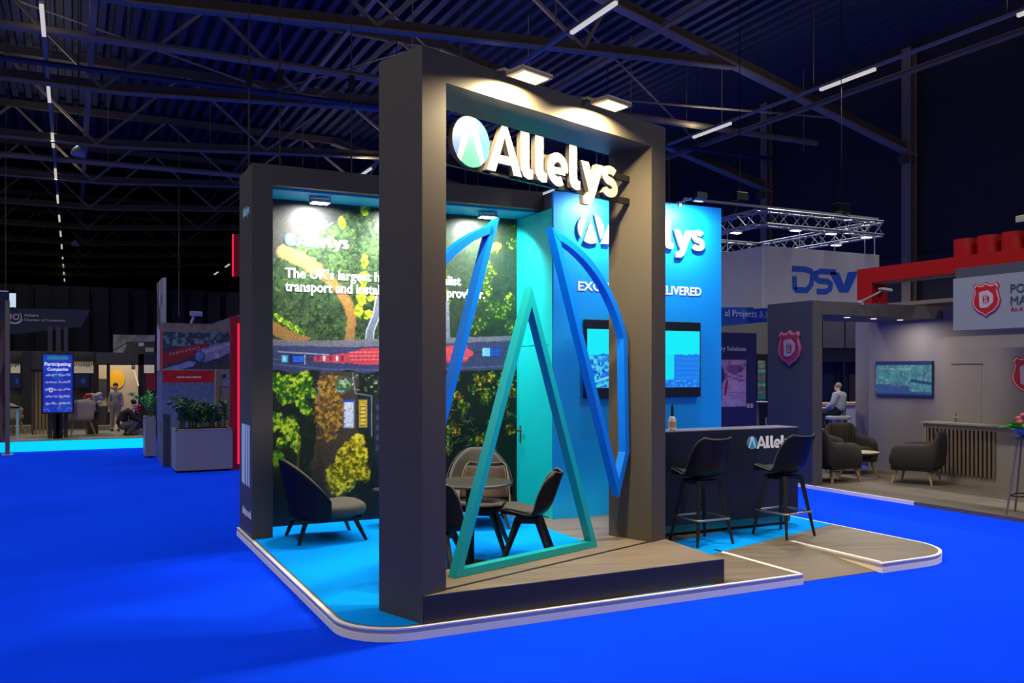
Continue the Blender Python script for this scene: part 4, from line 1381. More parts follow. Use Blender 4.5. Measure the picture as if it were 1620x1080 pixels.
# ---------------------------------------------------------------- left: the far stand on a lit platform
M_GREYW = mat('grey_stand_wall', '#4a4744', .7, 0, .1, 2)
M_GREYD = mat('dark_stand_wall', '#2c2b2e', .7, 0, .1, 2)
M_BEIGE = mat('beige_wall', '#a8977c', .7, 0, .06, 2)
M_CREAM = mat('cream_upholstery', '#b3a68e', .7, 0, .08, 20)
M_OAK = mat('pale_oak', '#9a805c', .5, 0, .15, 12)
M_PALEF = mat('pale_stand_floor', '#8e8678', .6, 0, .1, 2)
ZP = .235
t = thing('lit_platform', 'pale platform of the far left stand with glowing cyan front edge', 'platform', (-2, 23, 0))
part('deck', MB().box(-8, 1.42, 20.98, 28, .0, ZP), M_PALEF, t)
part('lit_riser', MB().box(-8, 1.42, 20.94, 20.98, .01, ZP - .012), mat('cyan_light_riser', '#00beff', .4, 0, .05, .8, 0, 1.15), t, label='glowing cyan edge')
part('edge_strip', MB().box(-8, 1.44, 20.93, 21.0, ZP - .012, ZP + .004), mat('edge_oak', '#a58a5a', .5), t)

def px_box(mb, x0, x1, y0, y1, Y, th):
    a, b = on_y(x0, y1, Y), on_y(x1, y0, Y)
    return mb.box(a.x, b.x, Y, Y + th, a.z, b.z)
fas = [on_y(x, y, 22) for x, y in ((-60, 486), (143, 490), (129, 516), (-60, 537))]
t = thing('slanted_fascia', 'dark slanted fascia sign with pale letters over the far left stand', 'sign', (fas[1].x, 22, fas[1].z))
part('board', MB().plate([(p.x, p.z) for p in fas][::-1], frame((0, 22, 0), FACE), -.35, 0), mat('fascia_blue_grey', '#2c3140', .5), t)
fA = on_y(38, 500.5, 21.99); fB = on_y(38, 507.5, 21.99)
M_PSL = mat('pale_sign_letter', '#9a9aa2', .5, 0, .05, 5, 0, .12)
words('sign_word', 'Ankara', frame(fA, FACE), on_y(61, 500, 22).x - fA.x, M_PSL, t, .01, .01)
words('sign_word', 'Chamber of Commerce', frame(fB, FACE), on_y(103, 505, 22).x - fB.x, M_PSL, t, .01, .01)
cE = on_y(23, 501, 21.99)
mb = MB()
fr_ = frame(cE, FACE)
mb.stroke(arc(0, 0, .13, .13, -200, 40, 20), .02, fr_, 0, .01).stroke(arc(0, 0, .165, .15, 200, 340, 14), .02, fr_, 0, .01)
mb.stroke([(-.07, -.05), (-.07, .06)], .03, fr_, 0, .01).stroke(arc(.03, 0, .05, .055, 0, 350, 14), .025, fr_, 0, .01)
part('emblem', mb, mat('pale_sign_letter', '#9a9aa2', .5), t)
mast = on_y(20, 488, 22)
t2 = thing('sign_light', 'small white lit sign block above the dark slanted fascia', 'sign', mast)
part('light_block', MB().box(mast.x - .06, mast.x + .06, 21.95, 22.05, mast.z + .03, mast.z + .33), mat('white_glow_block', '#cfe6ea', .5, 0, .02, 5, 0, .7), t2)
part('mount', MB().box(mast.x - .02, mast.x + .02, 21.98, 22.02, mast.z, mast.z + .03), M_BLACK, t2)
# posts under the fascia
for i, (x0, x1) in enumerate(((75.5, 83), (88.5, 96), (101, 107.5))):
    a, b = on_y(x0, 522, 21.5), on_y(x1, 522, 21.5)
    p = solo('fascia_post', 'tall dark post behind the blue totem screen, %s of three' % ['leftmost', 'middle', 'rightmost'][i], 'post',
             MB().box(a.x, b.x, 21.5, 21.64, ZP, on_y(75, 516, 21.5).z), mat('post_grey', '#4a4648', .6), (a.x, 21.5, ZP), 'posts under the slanted fascia')
# totem screen
sa, sb = on_y(65.5, 654.5, 21.3), on_y(117, 558.5, 21.3)
t = thing('totem_screen', 'tall blue lit screen listing participating companies on the far left stand', 'screen', ((sa.x + sb.x) / 2, 21.35, ZP))
part('casing', MB().box(sa.x, sb.x, 21.3, 21.4, sa.z, sb.z), mat('tv_casing', '#15202e', .3), t)
part('stand_leg', MB().box(sa.x + .22, sa.x + .34, 21.33, 21.42, ZP, sa.z).box(sb.x - .34, sb.x - .22, 21.33, 21.42, ZP, sa.z), M_BLACK, t)
def draw_totem(P, GX, GY):
    c = Canvas(GX * 52, GY * 96, '#1a3ad0')
    X, Y = c.X, c.Y
    c.mix(np.clip((fbm(X, Y, 26, 4) - .45) * 4, 0, 1) * .7, '#4a44d8')
    c.mix(np.clip((fbm(X, Y, 20, 14) - .5) * 4, 0, 1) * .5, '#1a6ce0')
    c.poly(rounded([(7, 87), (45, 87), (45, 93), (7, 93)], 3), '#2a9cb0', .9)
    r = random.Random(4)
    for j, y in enumerate((61, 49, 37, 25, 14)):
        for x in (14, 37):
            for k in range(5):
                c.disc(x - 8 + k * 4 + r.random(), y + r.random() * 2, 1.8 + r.random() * 1.2, 1.0 + r.random() * 1.6, '#b9c2f0', .8)
    c.disc(14, 37, 4, 4, '#d8dcf4'); c.disc(14, 37, 1.6, 1.6, '#4a58c8')
    c.path([(0, 3), (8, 6), (12, 0)], 1.2, '#7a9af4', .8); c.path([(52, 6), (44, 7), (38, 0)], 1.2, '#7a9af4', .8)
    c.poly([(24, 5), (30, 4), (32, 11), (26, 11)], '#8a5ac8', .8)
    return c
picture('screen', frame((sa.x + .03, 21.3, sa.z + .03), FACE), sb.x - sa.x - .06, sb.z - sa.z - .06, 90, 150, draw_totem, print_mat('totem_glow', .62), t, .004, 'lit blue company list')
for k, w in enumerate(('Participating', 'Companies')):
    tw = .50 if k == 0 else .40
    part('heading', MB().text(w, frame(((sa.x + sb.x) / 2, 21.295, sb.z - .27 - .105 * k), FACE), tw, bold=.025, d1=.006, align='C'), mat('white_heading_glow', '#d8dcff', .5, 0, .02, 5, 0, .8), t)

# back walls and rooms of that stand
Yb = 24.6
t = thing('stand_back_wall', 'dark grey back wall of the far left stand with lit white niches', 'wall', (-.5, Yb, ZP))
mb = MB()
px_box(mb, -80, 153, 556, 694, Yb, .12)
part('wall_panel', mb, M_GREYW, t)
part('wall_pier', px_box(px_box(MB(), 34, 49, 556, 694, Yb - .12, .12), 148, 156, 556, 694, Yb - .12, .12), M_GREYD, t)
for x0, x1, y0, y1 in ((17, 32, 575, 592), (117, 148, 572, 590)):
    part('niche_glow_panel', px_box(MB(), x0, x1, y0, y1, Yb - .03, .03), mat('niche_painted_light', '#b7a78f', .6, 0, .1, 3, 0, .5), t, label='white niche panel glowing in place of spotlight')  # glow imitates spotlight pooled on the white wall
rr = random.Random(12)
mb = MB()
for x in np.arange(118, 148, 2.6):
    px_box(mb, x, x + 1.4, 562 + rr.random() * 4, 577 + rr.random() * 4, Yb - .1, .05)
for x in np.arange(18, 33, 2.6):
    px_box(mb, x, x + 1.6, 562 + rr.random() * 5, 577 + rr.random() * 4, Yb - .1, .05)
part('ornament_row', mb, M_GREYD, t)
for i, (x0, x1) in enumerate(((16, 34), (117, 142))):
    a, b = on_y(x0, 615, Yb - .14), on_y(x1, 590, Yb - .14)
    q = thing('small_television', ['dark blue television behind the cream chairs at far left', 'dark blue television right of the totem screen'][i], 'television', ((a.x + b.x) / 2, Yb - .14, a.z), 0, 'televisions of the far left stand')
    part('casing', MB().box(a.x, b.x, Yb - .14, Yb - .0, a.z, b.z), M_BLACK, q)
    def draw_dim(P, GX, GY):
        c = Canvas(GX * 20, GY * 12, '#10204c'); c.mix(np.clip((fbm(c.X, c.Y, 9, 5) - .4) * 2, 0, 1), '#0a1430'); c.disc(12, 6, 3, 2, '#2a5aa8', .7, None, .8); return c
    picture('screen', frame((a.x + .02, Yb - .14, a.z + .02), FACE), b.x - a.x - .04, b.z - a.z - .04, 24, 16, draw_dim, print_mat('dim_screen', .5), q, .004)
# slat screen
a, b = on_y(50, 686, 22.9), on_y(76, 588, 22.9)
t = thing('slat_screen', 'upright wooden slat screen left of the totem screen', 'screen', (a.x, 22.9, ZP))
for k in range(5):
    x = a.x + (b.x - a.x) * k / 4.6
    part('slat', MB().box(x, x + .045, 22.9, 22.98, ZP, b.z), M_OAK if k else mat('slat_brown', '#5a5048', .6), t)
part('top_rail', MB().box(a.x - .02, b.x, 22.9, 22.98, b.z, b.z + .06), M_GREYD, t)
# meeting room with yellow disc
Yr = 26.2
t = thing('meeting_room', 'beige meeting room with a yellow wall disc at the far left stand', 'room', (1.0, Yr, ZP))
part('rear_wall', px_box(MB(), 150, 232, 572, 692, Yr, .1), M_BEIGE, t)
part('header_beam', px_box(MB(), 153, 246, 558, 577, 24.2, .3), M_GREYW, t)
part('door_post', px_box(px_box(MB(), 169, 174, 575, 686, 24.2, .12), 219, 228, 560, 690, 24.2, .12), M_GREYD, t)
yd = on_y(184, 600, Yr - .02)
part('wall_disc', MB().plate(arc(0, 0, .21, .26, 0, 350, 34), frame(yd, FACE), 0, .015), mat('yellow_disc', '#d09a12', .6), t, label='yellow disc on the wall')
part('wall_cabinet', px_box(px_box(MB(), 156, 169, 599, 624, Yr - .12, .1), 155, 169, 642, 672, Yr - .2, .18), M_GREYD, t)
area('room_light', (on_y(190, 572, 25.2).x, 25.2, 2.3), (on_y(195, 620, 25.9).x, 26.0, 1.0), .6, .1, 22, (1, .86, .62))
lp = on_y(211, 581, 24.0)
t = thing('wall_lamp', 'white wall lamp with a slanting glowing arm in the meeting room', 'lamp', lp)
part('lamp_head', MB().ell(lp, .05, .05, .06, 12, 8), mat('pendant_white', '#8e90a0', .5), t, 60)
part('glow_arm', MB().bar(lp, on_y(219, 610, 24.0), .035, .035), mat('warm_tube', '#e8cf98', .5, 0, .02, 4, 0, .6), t)
part('wall_mount', MB().box(lp.x - .03, lp.x + .03, lp.y - .02, lp.y + .2, lp.z + .04, lp.z + .08), M_BLACK, t)
for i, (x0, x1, y0, y1, Y) in enumerate(((154, 176, 673, 683, 23.8), (204, 226, 679, 686, 21.9), (-4, 49, 673, 687, 23.4))):
    mb = px_box(MB(), x0, x1, y0, y1, Y, .35)
    zs = min(p[2] for p in mb.v)
    mb.v = [(p[0], p[1], ZP if p[2] == zs else p[2]) for p in mb.v]
    solo('low_plinth', ['low cream plinth in front of the meeting room', 'low flat white plinth beside the crouching man', 'low pale plinth under the cream chairs at far left'][i], 'plinth', mb, M_PALEF, (on_y((x0 + x1) / 2, y1, Y).x, Y, ZP), 'low plinths of the far left stand')
# black and white poster high up
def draw_bw(P, GX, GY):
    c = Canvas(GX * 60, GY * 28, '#5a5d60')
    c.mix(np.clip((fbm(c.X, c.Y, 14, 3) - .4) * 3, 0, 1), '#84888a')
    c.poly([(14, 0), (60, 0), (60, 18), (20, 16)], '#1a2026', .9, (2, 8, 4)); c.path([(2, 6), (20, 17), (60, 18)], 1.4, '#0c1014')
    for k in range(9):
        c.path([(20 + k * 5, 2), (20 + k * 5, 18)], .8, '#0c1014')
    c.rect(36, 44, 12, 17, '#9aa4aa'); c.rect(46, 58, 4, 10, '#8a8a86')
    return c
a, b = on_y(179, 560, 27.5), on_y(245, 530, 27.5)
t = thing('photo_board', 'large grey photo board of a crane high behind the meeting room', 'board', (a.x, 27.5, 1.9))
part('board', MB().box(a.x, b.x, 27.5, 27.56, 0, b.z), M_GREYD, t)
picture('photo', frame((a.x, 27.5, a.z), FACE), b.x - a.x, b.z - a.z, 80, 40, draw_bw, print_mat('print_ink', 0), t, .005)
# small red posters at the right of the room
a, b = on_y(231, 618, 24.0), on_y(246, 590, 24.0)
t = thing('red_poster', 'dark red poster on the wall right of the meeting room', 'poster', (a.x, 24.0, a.z))
part('sheet', MB().box(a.x, b.x, 23.98, 24.0, a.z, b.z), mat('red_poster', '#8a1c26', .6, 0, .4, 8), t)
part('backing_wall', px_box(MB(), 228, 262, 560, 692, 24.0, .1), M_GREYD, t)
part('niche_glow_panel', px_box(MB(), 228, 244, 577, 590, 23.97, .03), mat('niche_painted_light', '#b7a78f', .6), t)  # same self-glowing panel for spotlight on the wall

# cream chairs and bouquet table
def cream_chair():
    t = thing('armchair', 'cream armchair with splayed oak legs right of the totem screen', 'armchair', (0, 0, 0), 0, 'cream armchairs of the far left stand')
    mb = MB()
    na, nz = 21, 5
    for j in range(nz):
        for i in range(na):
            a = math.radians(-125 + 250 * i / (na - 1))
            top = .52 + .30 * ((1 + math.cos(a)) / 2) ** .8
            z = .36 + (top - .36) * j / (nz - 1)
            r = .27 + .05 * j / (nz - 1)
            mb.v.append((r * math.sin(a), -r * math.cos(a), z))
    mb.f = [(j * na + i, j * na + i + 1, (j + 1) * na + i + 1, (j + 1) * na + i) for j in range(nz - 1) for i in range(na - 1)]
    part('backrest', mb, M_CREAM, t, 60, world=False, solid=.04)
    part('seat', MB().lathe([(.2, .36), (.29, .38), (.30, .43), (.27, .46), (.02, .47)], (0, 0, 0), 24), M_CREAM, t, 40, world=False)
    for sx in (-1, 1):
        for sy in (-1, 1):
            part('leg', MB().bar((sx * .16, sy * .16, .37), (sx * .27, sy * .25, 0), .04, .04, (1, 0, 0), .025, .025), M_OAK, t, world=False)
    return t
c1 = cream_chair()
p = on_y(125, 640, 22.1)
c1.location = (p.x, 22.1, ZP); c1.rotation_euler = (0, 0, math.radians(20)); ORG[c1.name] = V(c1.location)
p = on_y(14, 640, 23.0)
dup(c1, (p.x, 22.9, ZP), math.radians(-60), 'cream armchair with oak legs at the left edge of the picture')
p = on_y(-46, 640, 23.0)
dup(c1, (p.x, 23.3, ZP), math.radians(30), 'cream armchair cut by the left picture edge')
p = on_y(147, 655, 22.6)
tz = on_y(147, 650, 22.6).z
t = thing('pedestal_table', 'small dark pedestal table carrying a red and white bouquet', 'table', (p.x, 22.6, ZP))
part('tabletop', MB().lathe([(.2, tz - .03 - ZP), (.21, tz - .01 - ZP), (.02, tz - ZP)], (0, 0, 0), 24), M_GREYD, t, 40, world=False)
part('column', MB().box(-.11, .11, -.08, .08, 0, tz - .03 - ZP), mat('post_grey', '#4a4648', .6), t, world=False)
t = thing('bouquet', 'bouquet of red and white flowers on the pedestal table', 'flowers', (p.x, 22.6, tz))
part('vase', MB().lathe([(.05, 0), (.07, .05), (.05, .12), (.06, .16)], (0, 0, 0), 16), mat('vase_white', '#a8a4a0', .4), t, 40, world=False)
rr = random.Random(3)
mr, mw = MB(), MB()
for k in range(26):
    q = (rr.uniform(-.17, .17), rr.uniform(-.12, .12), .17 + rr.random() * .22)
    (mr if q[0] < .02 and k % 3 else mw).ell(q, .055, .055, .05, 8, 6)
part('red_blooms', mr, mat('red_bloom', '#b8242c', .6), t, 60, world=False)
part('white_blooms', mw, mat('white_bloom', '#b4b0b4', .6), t, 60, world=False)
p = on_y(27, 645, 21.6)
z_ = on_y(27, 644, 21.6).z
t = thing('glass_lectern', 'slim clear lectern with dark top at far left', 'lectern', (p.x, 21.6, ZP))
part('panel', MB().box(p.x - .02, p.x + .03, 21.6, 21.75, ZP, z_ - .02), mat('lit_glass', '#8fb8c4', .2, 0, .05, 3, 0, .1), t)
part('top', MB().box(p.x - .18, p.x + .05, 21.55, 21.8, z_ - .02, z_ + .01), M_BLACK, t)

# people there
M_HAIRD = mat('dark_hair', '#191513', .6, 0, .2, 40)
cs = build_standing(); to, le = clothes(cs)
p = on_y(183, 640, 23.4)
person('person', 'standing person in a grey suit with dark hair by the yellow disc', cs, (p.x, 23.4, ZP), math.radians(172), to, mat('grey_suit', '#94908c', .8), le, mat('grey_trousers', '#827f7b', .8), M_HAIRD, (0, .035, 1.61),
       [(.11, .1, .05), (-.11, .1, .05)], scale=(on_y(183, 606, 23.4).z - ZP) / 1.72, hair_len=.9)
cs = build_crouch(); to, le = clothes(cs)
p = on_y(197, 687, 21.75)
person('person', 'crouching person in a black jacket and grey trousers at the platform edge', cs, (p.x, 21.75, ZP), math.radians(-80), to, mat('black_jacket', '#1d1a1b', .8), le, mat('mauve_grey_trousers', '#57525c', .8), M_HAIRD, (0, .28, .89),
       [(.165, .12, .035), (-.165, .12, .035)], fw=(0, 1, -.35), scale=(on_y(197, 633, 21.75).z - ZP) / 1.0)
p = on_y(214, 646, 22.0)
t = thing('flower_pot', 'small red flowers in a low pot beside the crouching person', 'flowers', (p.x, 22.0, ZP))
zz = p.z - ZP
part('pot', MB().lathe([(.09, 0), (.12, zz - .1), (.1, zz - .09)], (0, 0, 0), 14), M_GREYD, t, 40, world=False)
mb = MB()
for k in range(9):
    mb.ell((rr.uniform(-.09, .09), rr.uniform(-.06, .06), zz - .06 + rr.random() * .12), .04, .04, .035, 8, 6)
part('blooms', mb, mat('red_bloom', '#b8242c', .6), t, 60, world=False)

# far left edge: post, hanging banner, floor spot
t = thing('slim_post', 'slim pale stand post at the left picture edge', 'post', (-1.16, 20.4, 0))
part('upright', MB().box(-1.20, -1.12, 20.36, 20.44, .02, 3.1), mat('pale_post', '#6b6660', .4, .2), t)
part('foot', MB().box(-1.26, -1.06, 20.3, 20.5, 0, .02), M_TRIM, t)
a, b = on_y(-40, 528, 20.8), on_y(13, 462, 20.8)
t = thing('hanging_banner', 'dark blue hanging banner at the upper left picture edge', 'banner', ((a.x + b.x) / 2, 20.8, a.z))
part('cloth', MB().box(a.x, b.x, 20.8, 20.83, (a.z + b.z) / 2, b.z), mat('banner_navy', '#15173a', .7), t)
part('rail', MB().box(a.x, b.x, 20.79, 20.84, b.z, b.z + .03), M_TRIM, t)
part('wire', MB().box(b.x - .05, b.x - .04, 20.81, 20.82, b.z, 10.4), M_STEELD, t)
a, b = on_y(-40, 690, 20.3), on_y(11, 505, 20.3)
t = thing('edge_panel', 'brown photo panel cut by the left picture edge', 'panel', ((a.x + b.x) / 2, 20.7, 0))
def draw_brown(P, GX, GY):
    c = Canvas(GX * 20, GY * 60, '#4a3030'); c.mix(np.clip((fbm(c.X, c.Y, 12, 3) - .4) * 3, 0, 1), '#3a4a2a'); c.path([(20, 60), (12, 30), (16, 0)], 4, '#7a6258', .8, (2, 8, 1)); return c
part('board', MB().box(a.x, b.x, 20.66, 20.74, ZP, b.z).box(b.x - .03, b.x, 20.66, 20.74, 0, ZP), M_GREYD, t)
picture('photo', frame((a.x, 20.66, ZP), FACE), b.x - a.x, b.z - ZP, 30, 80, draw_brown, print_mat('print_ink', 0), t, .004)
# ---------------------------------------------------------------- left: photo totem, railway wall, planters
t = thing('photo_totem', 'tall thin photo totem with a silver edge left of the railway picture wall', 'totem', (1.5, 17.8, 0))
part('frame', MB().box(1.47, 1.53, 17.16, 18.36, 0, 3.38), mat('silver_profile', '#b4bac6', .35, .5), t)
def draw_tot(P, GX, GY):
    c = Canvas(GX * 20, GY * 56, '#5c6698')
    X, Y = c.X, c.Y
    c.mix(np.clip((fbm(X, Y, 8, 3) - .45) * 4, 0, 1) * .6, '#8088b4')
    c.mix((Y < 12) * np.clip((fbm(X, Y, 4, 6) - .4) * 5, 0, 1), '#5a4a44'); c.mix((Y < 5) * .7, '#6c6052')
    c.rect(0, 20, 28, 41, '#aaa4c0'); c.poly([(10, 28), (18, 28), (18, 41), (12, 41)], '#b0203a', .9); c.rect(0, 20, 27, 28, '#4a4f7a')
    c.rect(0, 20, 41, 56, '#a09ea8'); c.mix((Y > 41) * np.clip((fbm(X, Y, 5, 16) - .5) * 8, 0, 1), '#55504a'); c.rect(13, 17, 41, 56, '#56527a', .7)
    return c
picture('photo', frame((1.47, 18.34, .02), (0, -1, 0)), 1.16, 3.34, 50, 130, draw_tot, print_mat('print_ink', 0), t, .004, 'blurred railway photographs')

YW = 16.62
wa, wb = on_y(257, 738, YW), on_y(379, 513, YW)
t = thing('railway_wall', 'display wall with tank train picture and red web address band behind the planter', 'wall', ((wa.x + wb.x) / 2, YW, 0))
part('board', MB().box(wa.x, wb.x, YW, YW + .12, 0, wb.z), mat('board_grey', '#5d5a58', .6), t)
def draw_rail(P, GX, GY):
    X, Y = to_px(P)
    c = Canvas(X, Y, '#6a6c72')
    c.rect(256, 385, 512, 526, '#7c7266'); c.mix((Y < 526) * np.clip((fbm(X, Y, 14, 3) - .5) * 3, 0, 1), '#8c7c58')
    c.rect(256, 385, 525, 586, '#34404e'); c.mix((Y > 525) * (Y < 548) * np.clip((fbm(X, Y, 5, 8) - .46) * 6, 0, 1), '#6e8588')
    c.poly([(256, 557), (318, 543), (330, 545), (330, 556), (262, 578), (256, 578)], '#8c2a34')
    for i in range(10):
        c.rect(268 + i * 5, 271 + i * 5, 558 - i * 1.2, 562 - i * 1.2, '#c8a0a4', .6)
    c.poly([(256, 584), (300, 571), (310, 573), (306, 579), (276, 586), (256, 586)], '#7c86b8')
    c.poly([(312, 553), (372, 537), (376, 541), (376, 552), (346, 566), (322, 573), (312, 568)], '#7f7c98'); c.poly([(315, 556), (370, 540), (372, 543), (320, 562)], '#a49cb4', .9)
    c.disc(316, 564, 8.5, 9, '#2c3a66'); c.disc(315.5, 563.5, 7, 7.5, '#5e70b4'); c.disc(313, 560, 3, 3, '#8fa0dc', .6, None, .8)
    c.rect(340, 346, 558, 566, '#a0a4c8'); c.poly([(352, 555), (363, 549), (363, 556), (352, 561)], '#8a7c9c')
    c.poly([(330, 586), (376, 556), (376, 586)], '#4a3e42', .9)
    c.rect(256, 340, 585, 605, '#b4222c'); c.rect(256, 385, 584.2, 585.6, '#98948e')
    c.rect(256, 339, 605, 750, '#5a6c98'); c.mix((Y > 605) * (X < 339) * np.clip((Y - 605) / 60, 0, 1) * .35, '#8c96b4')
    c.path([(272, 630), (295, 634), (330, 641), (340, 645)], 5.5, '#6e5c50'); c.rect(288, 296, 629, 633, '#26262c'); c.rect(320, 328, 638, 643, '#26262c')
    c.poly([(296, 636), (340, 646), (340, 700), (300, 700)], '#70684c', .6); c.rect(258, 270, 655, 740, '#30363f', .8, 3)
    c.rect(339.3, 342, 585, 750, '#98948e')
    c.rect(342, 385, 586, 750, '#7c7264'); c.rect(351, 385, 588, 615, '#6c7690'); c.rect(342, 351, 586, 622, '#766a58')
    c.path([(344, 660), (350, 612), (374, 612)], 1.4, '#3a3430'); c.poly([(352, 592), (358, 591), (357, 598), (352, 599)], '#26262c')
    c.grain(3, .2, 8)
    return c
picture('wall_print', frame((wa.x, YW, .005), FACE), wb.x - wa.x, wb.z - .01, 130, 240, draw_rail, print_mat('print_ink', 0), t, .004, 'tank wagon train, red band and loading yard')
q = on_y(279.5, 598, YW - .006)
part('web_address', MB().text('www.utc.com.tr', frame(q, FACE), on_y(319, 598, YW).x - q.x, bold=.015, d1=.004), M_WHITEP, t)
q = on_y(308, 512, YW - .1)
t = thing('wall_floodlight', 'small white floodlight standing on top of the railway picture wall', 'floodlight', (q.x, YW + .06, wb.z))
part('stem', MB().bar((q.x - .04, YW + .06, wb.z), (q.x, YW + .02, wb.z + .12), .04, .03), M_TRIM, t)
part('lamp_head', MB().obox((q.x + .03, YW - .04, wb.z + .17), (.10, 0, 0), (0, .06, .01), (0, -.005, .035)), mat('silver_profile', '#b4bac6', .35), t)
pts = [on_y(x, y, 17.4) for x, y in ((338, 511), (376, 498), (384, 498), (384, 524), (338, 516))]
solo('sloped_canopy', 'pale sloped canopy roof rising behind the railway picture wall', 'canopy', MB().plate([(p.x, p.z) for p in pts][::-1], frame((0, 17.4, 0), FACE), -1.2, 0).box(pts[1].x - .05, pts[1].x + .05, 17.5, 17.6, 0, pts[1].z - .1), mat('canopy_grey', '#7d7a80', .6), (pts[1].x, 17.4, pts[1].z))
# red lit column
rx, ry = 2.50, 15.62
t = thing('red_light_column', 'glowing red light column between the planter and the dark end pillar', 'column', (rx, ry, 0))
part('casing', MB().box(rx - .08, rx + .12, ry, ry + .1, 0, 2.62), mat('red_casing', '#a01020', .5), t)
part('glow_tube', MB().box(rx + .03, rx + .08, ry - .012, ry, .1, 2.5), mat('red_glow', '#ff1838', .4, 0, .3, 1.6, 0, 1.1), t)
t = thing('red_lit_banner', 'short red lit banner hanging above the red light column', 'banner', (rx, ry, 3.3))
part('cloth', MB().box(rx - .03, rx + .2, ry, ry + .05, 3.30, 4.02), mat('red_casing', '#a01020', .5, 0, .1, 6, 0, 0), t)
part('glow_edge', MB().box(rx - .05, rx - .03, ry, ry + .05, 3.30, 4.02), mat('red_glow', '#ff1838', .4), t)
part('wire', MB().box(rx + .1, rx + .11, ry + .02, ry + .03, 4.02, 10.4), M_STEELD, t)
# planters
M_PLNT = mat('planter_grey', '#86848c', .5, 0, .05, 4)
M_SOIL = mat('soil', '#221c18', .9, 0, .3, 30)
def planter(name, label, x0, x1, y0, y1, h):
    t = thing(name, label, 'planter', ((x0 + x1) / 2, (y0 + y1) / 2, 0), 0, 'grey planters by the picture wall')
    part('box', MB().box(x0, x1, y0, y1, .03, h - .03).box(x0, x0 + .03, y0, y1, h - .03, h).box(x1 - .03, x1, y0, y1, h - .03, h).box(x0, x1, y0, y0 + .03, h - .03, h).box(x0, x1, y1 - .03, y1, h - .03, h), M_PLNT, t, bevel=.006)
    part('foot', MB().box(x0 + .04, x1 - .04, y0 + .04, y1 - .04, 0, .03), M_BLACK, t)
    part('soil', MB().box(x0 + .03, x1 - .03, y0 + .03, y1 - .03, h - .03, h - .015), M_SOIL, t)
    return t
planter('planter', 'large grey planter box in front of the railway picture wall', 1.53, 2.44, 15.55, 16.2, .72)
zz_plant('potted_plant', 'dense dark green glossy plant in the left of the large planter', (1.75, 15.87, .70), 1.62, 1.92, 15.68, 16.05, 22, .34, .50, 1)
zz_plant('potted_plant', 'leafy dark green plant in the middle of the large planter', (2.08, 15.87, .70), 1.97, 2.2, 15.68, 16.05, 15, .30, .42, 2)
zz_plant('potted_plant', 'sparse arching green plant in the right of the large planter', (2.32, 15.87, .70), 2.24, 2.38, 15.68, 16.05, 7, .36, .44, 3)
planter('planter', 'narrow tall grey planter left of the photo totem', 1.27, 1.46, 18.5, 19.1, .80)
zz_plant('potted_plant', 'small bright green plant in the narrow planter', (1.33, 18.8, .78), 1.31, 1.42, 18.6, 19.0, 9, .36, .52, 4, None, M_LEAF2)

# ---------------------------------------------------------------- right: the grey stand with red castle beam
M_WARMW = mat('warm_white_wall', '#7f7872', .7, 0, .04, 2)
M_GREYL = mat('light_grey_wall', '#77737a', .7, 0, .05, 2)
M_TOWER = mat('slate_tower', '#34363f', .6, 0, .06, 3)
M_TOWERS = mat('grey_brown_panel', '#57534f', .6, 0, .06, 3)
M_RED = mat('castle_red', '#9c0a0a', .45, 0, .06, 3)
M_SIGNG = mat('sign_grey', '#84888f', .6, 0, .05, 2)
M_FLOORG = wood_mat('stand_floor_grey', '#595046', '#4e463e', '#665c50', (1.4, .22), .5, math.radians(90))
M_SHR = mat('shield_red', '#b01420', .5)
M_SHW = mat('shield_white', '#b0a8aa', .5)
M_DULLW = mat('dull_white', '#8a8480', .6)
PH = .045
t = thing('grey_platform', 'low grey plank platform with white edge under the red castle stand', 'platform', (11.5, 8, 0))
part('deck', MB().box(9.50, 16, 2, 10.9, 0, PH), M_FLOORG, t)
part('edge_trim', MB().box(9.47, 9.50, 7.7, 10.9, 0, PH + .002), M_LEDGE, t, label='white edge')
part('edge_trim', MB().box(9.47, 9.50, 2, 7.7, 0, PH + .002), mat('dull_edge', '#5c5653', .5), t, label='grey edge')
part('floor_strip', MB().box(9.55, 11.2, 8.55, 8.58, PH, PH + .002).box(9.6, 10.8, 7.7, 7.73, PH, PH + .002), mat('floor_strip_grey', '#6e675e', .5), t)

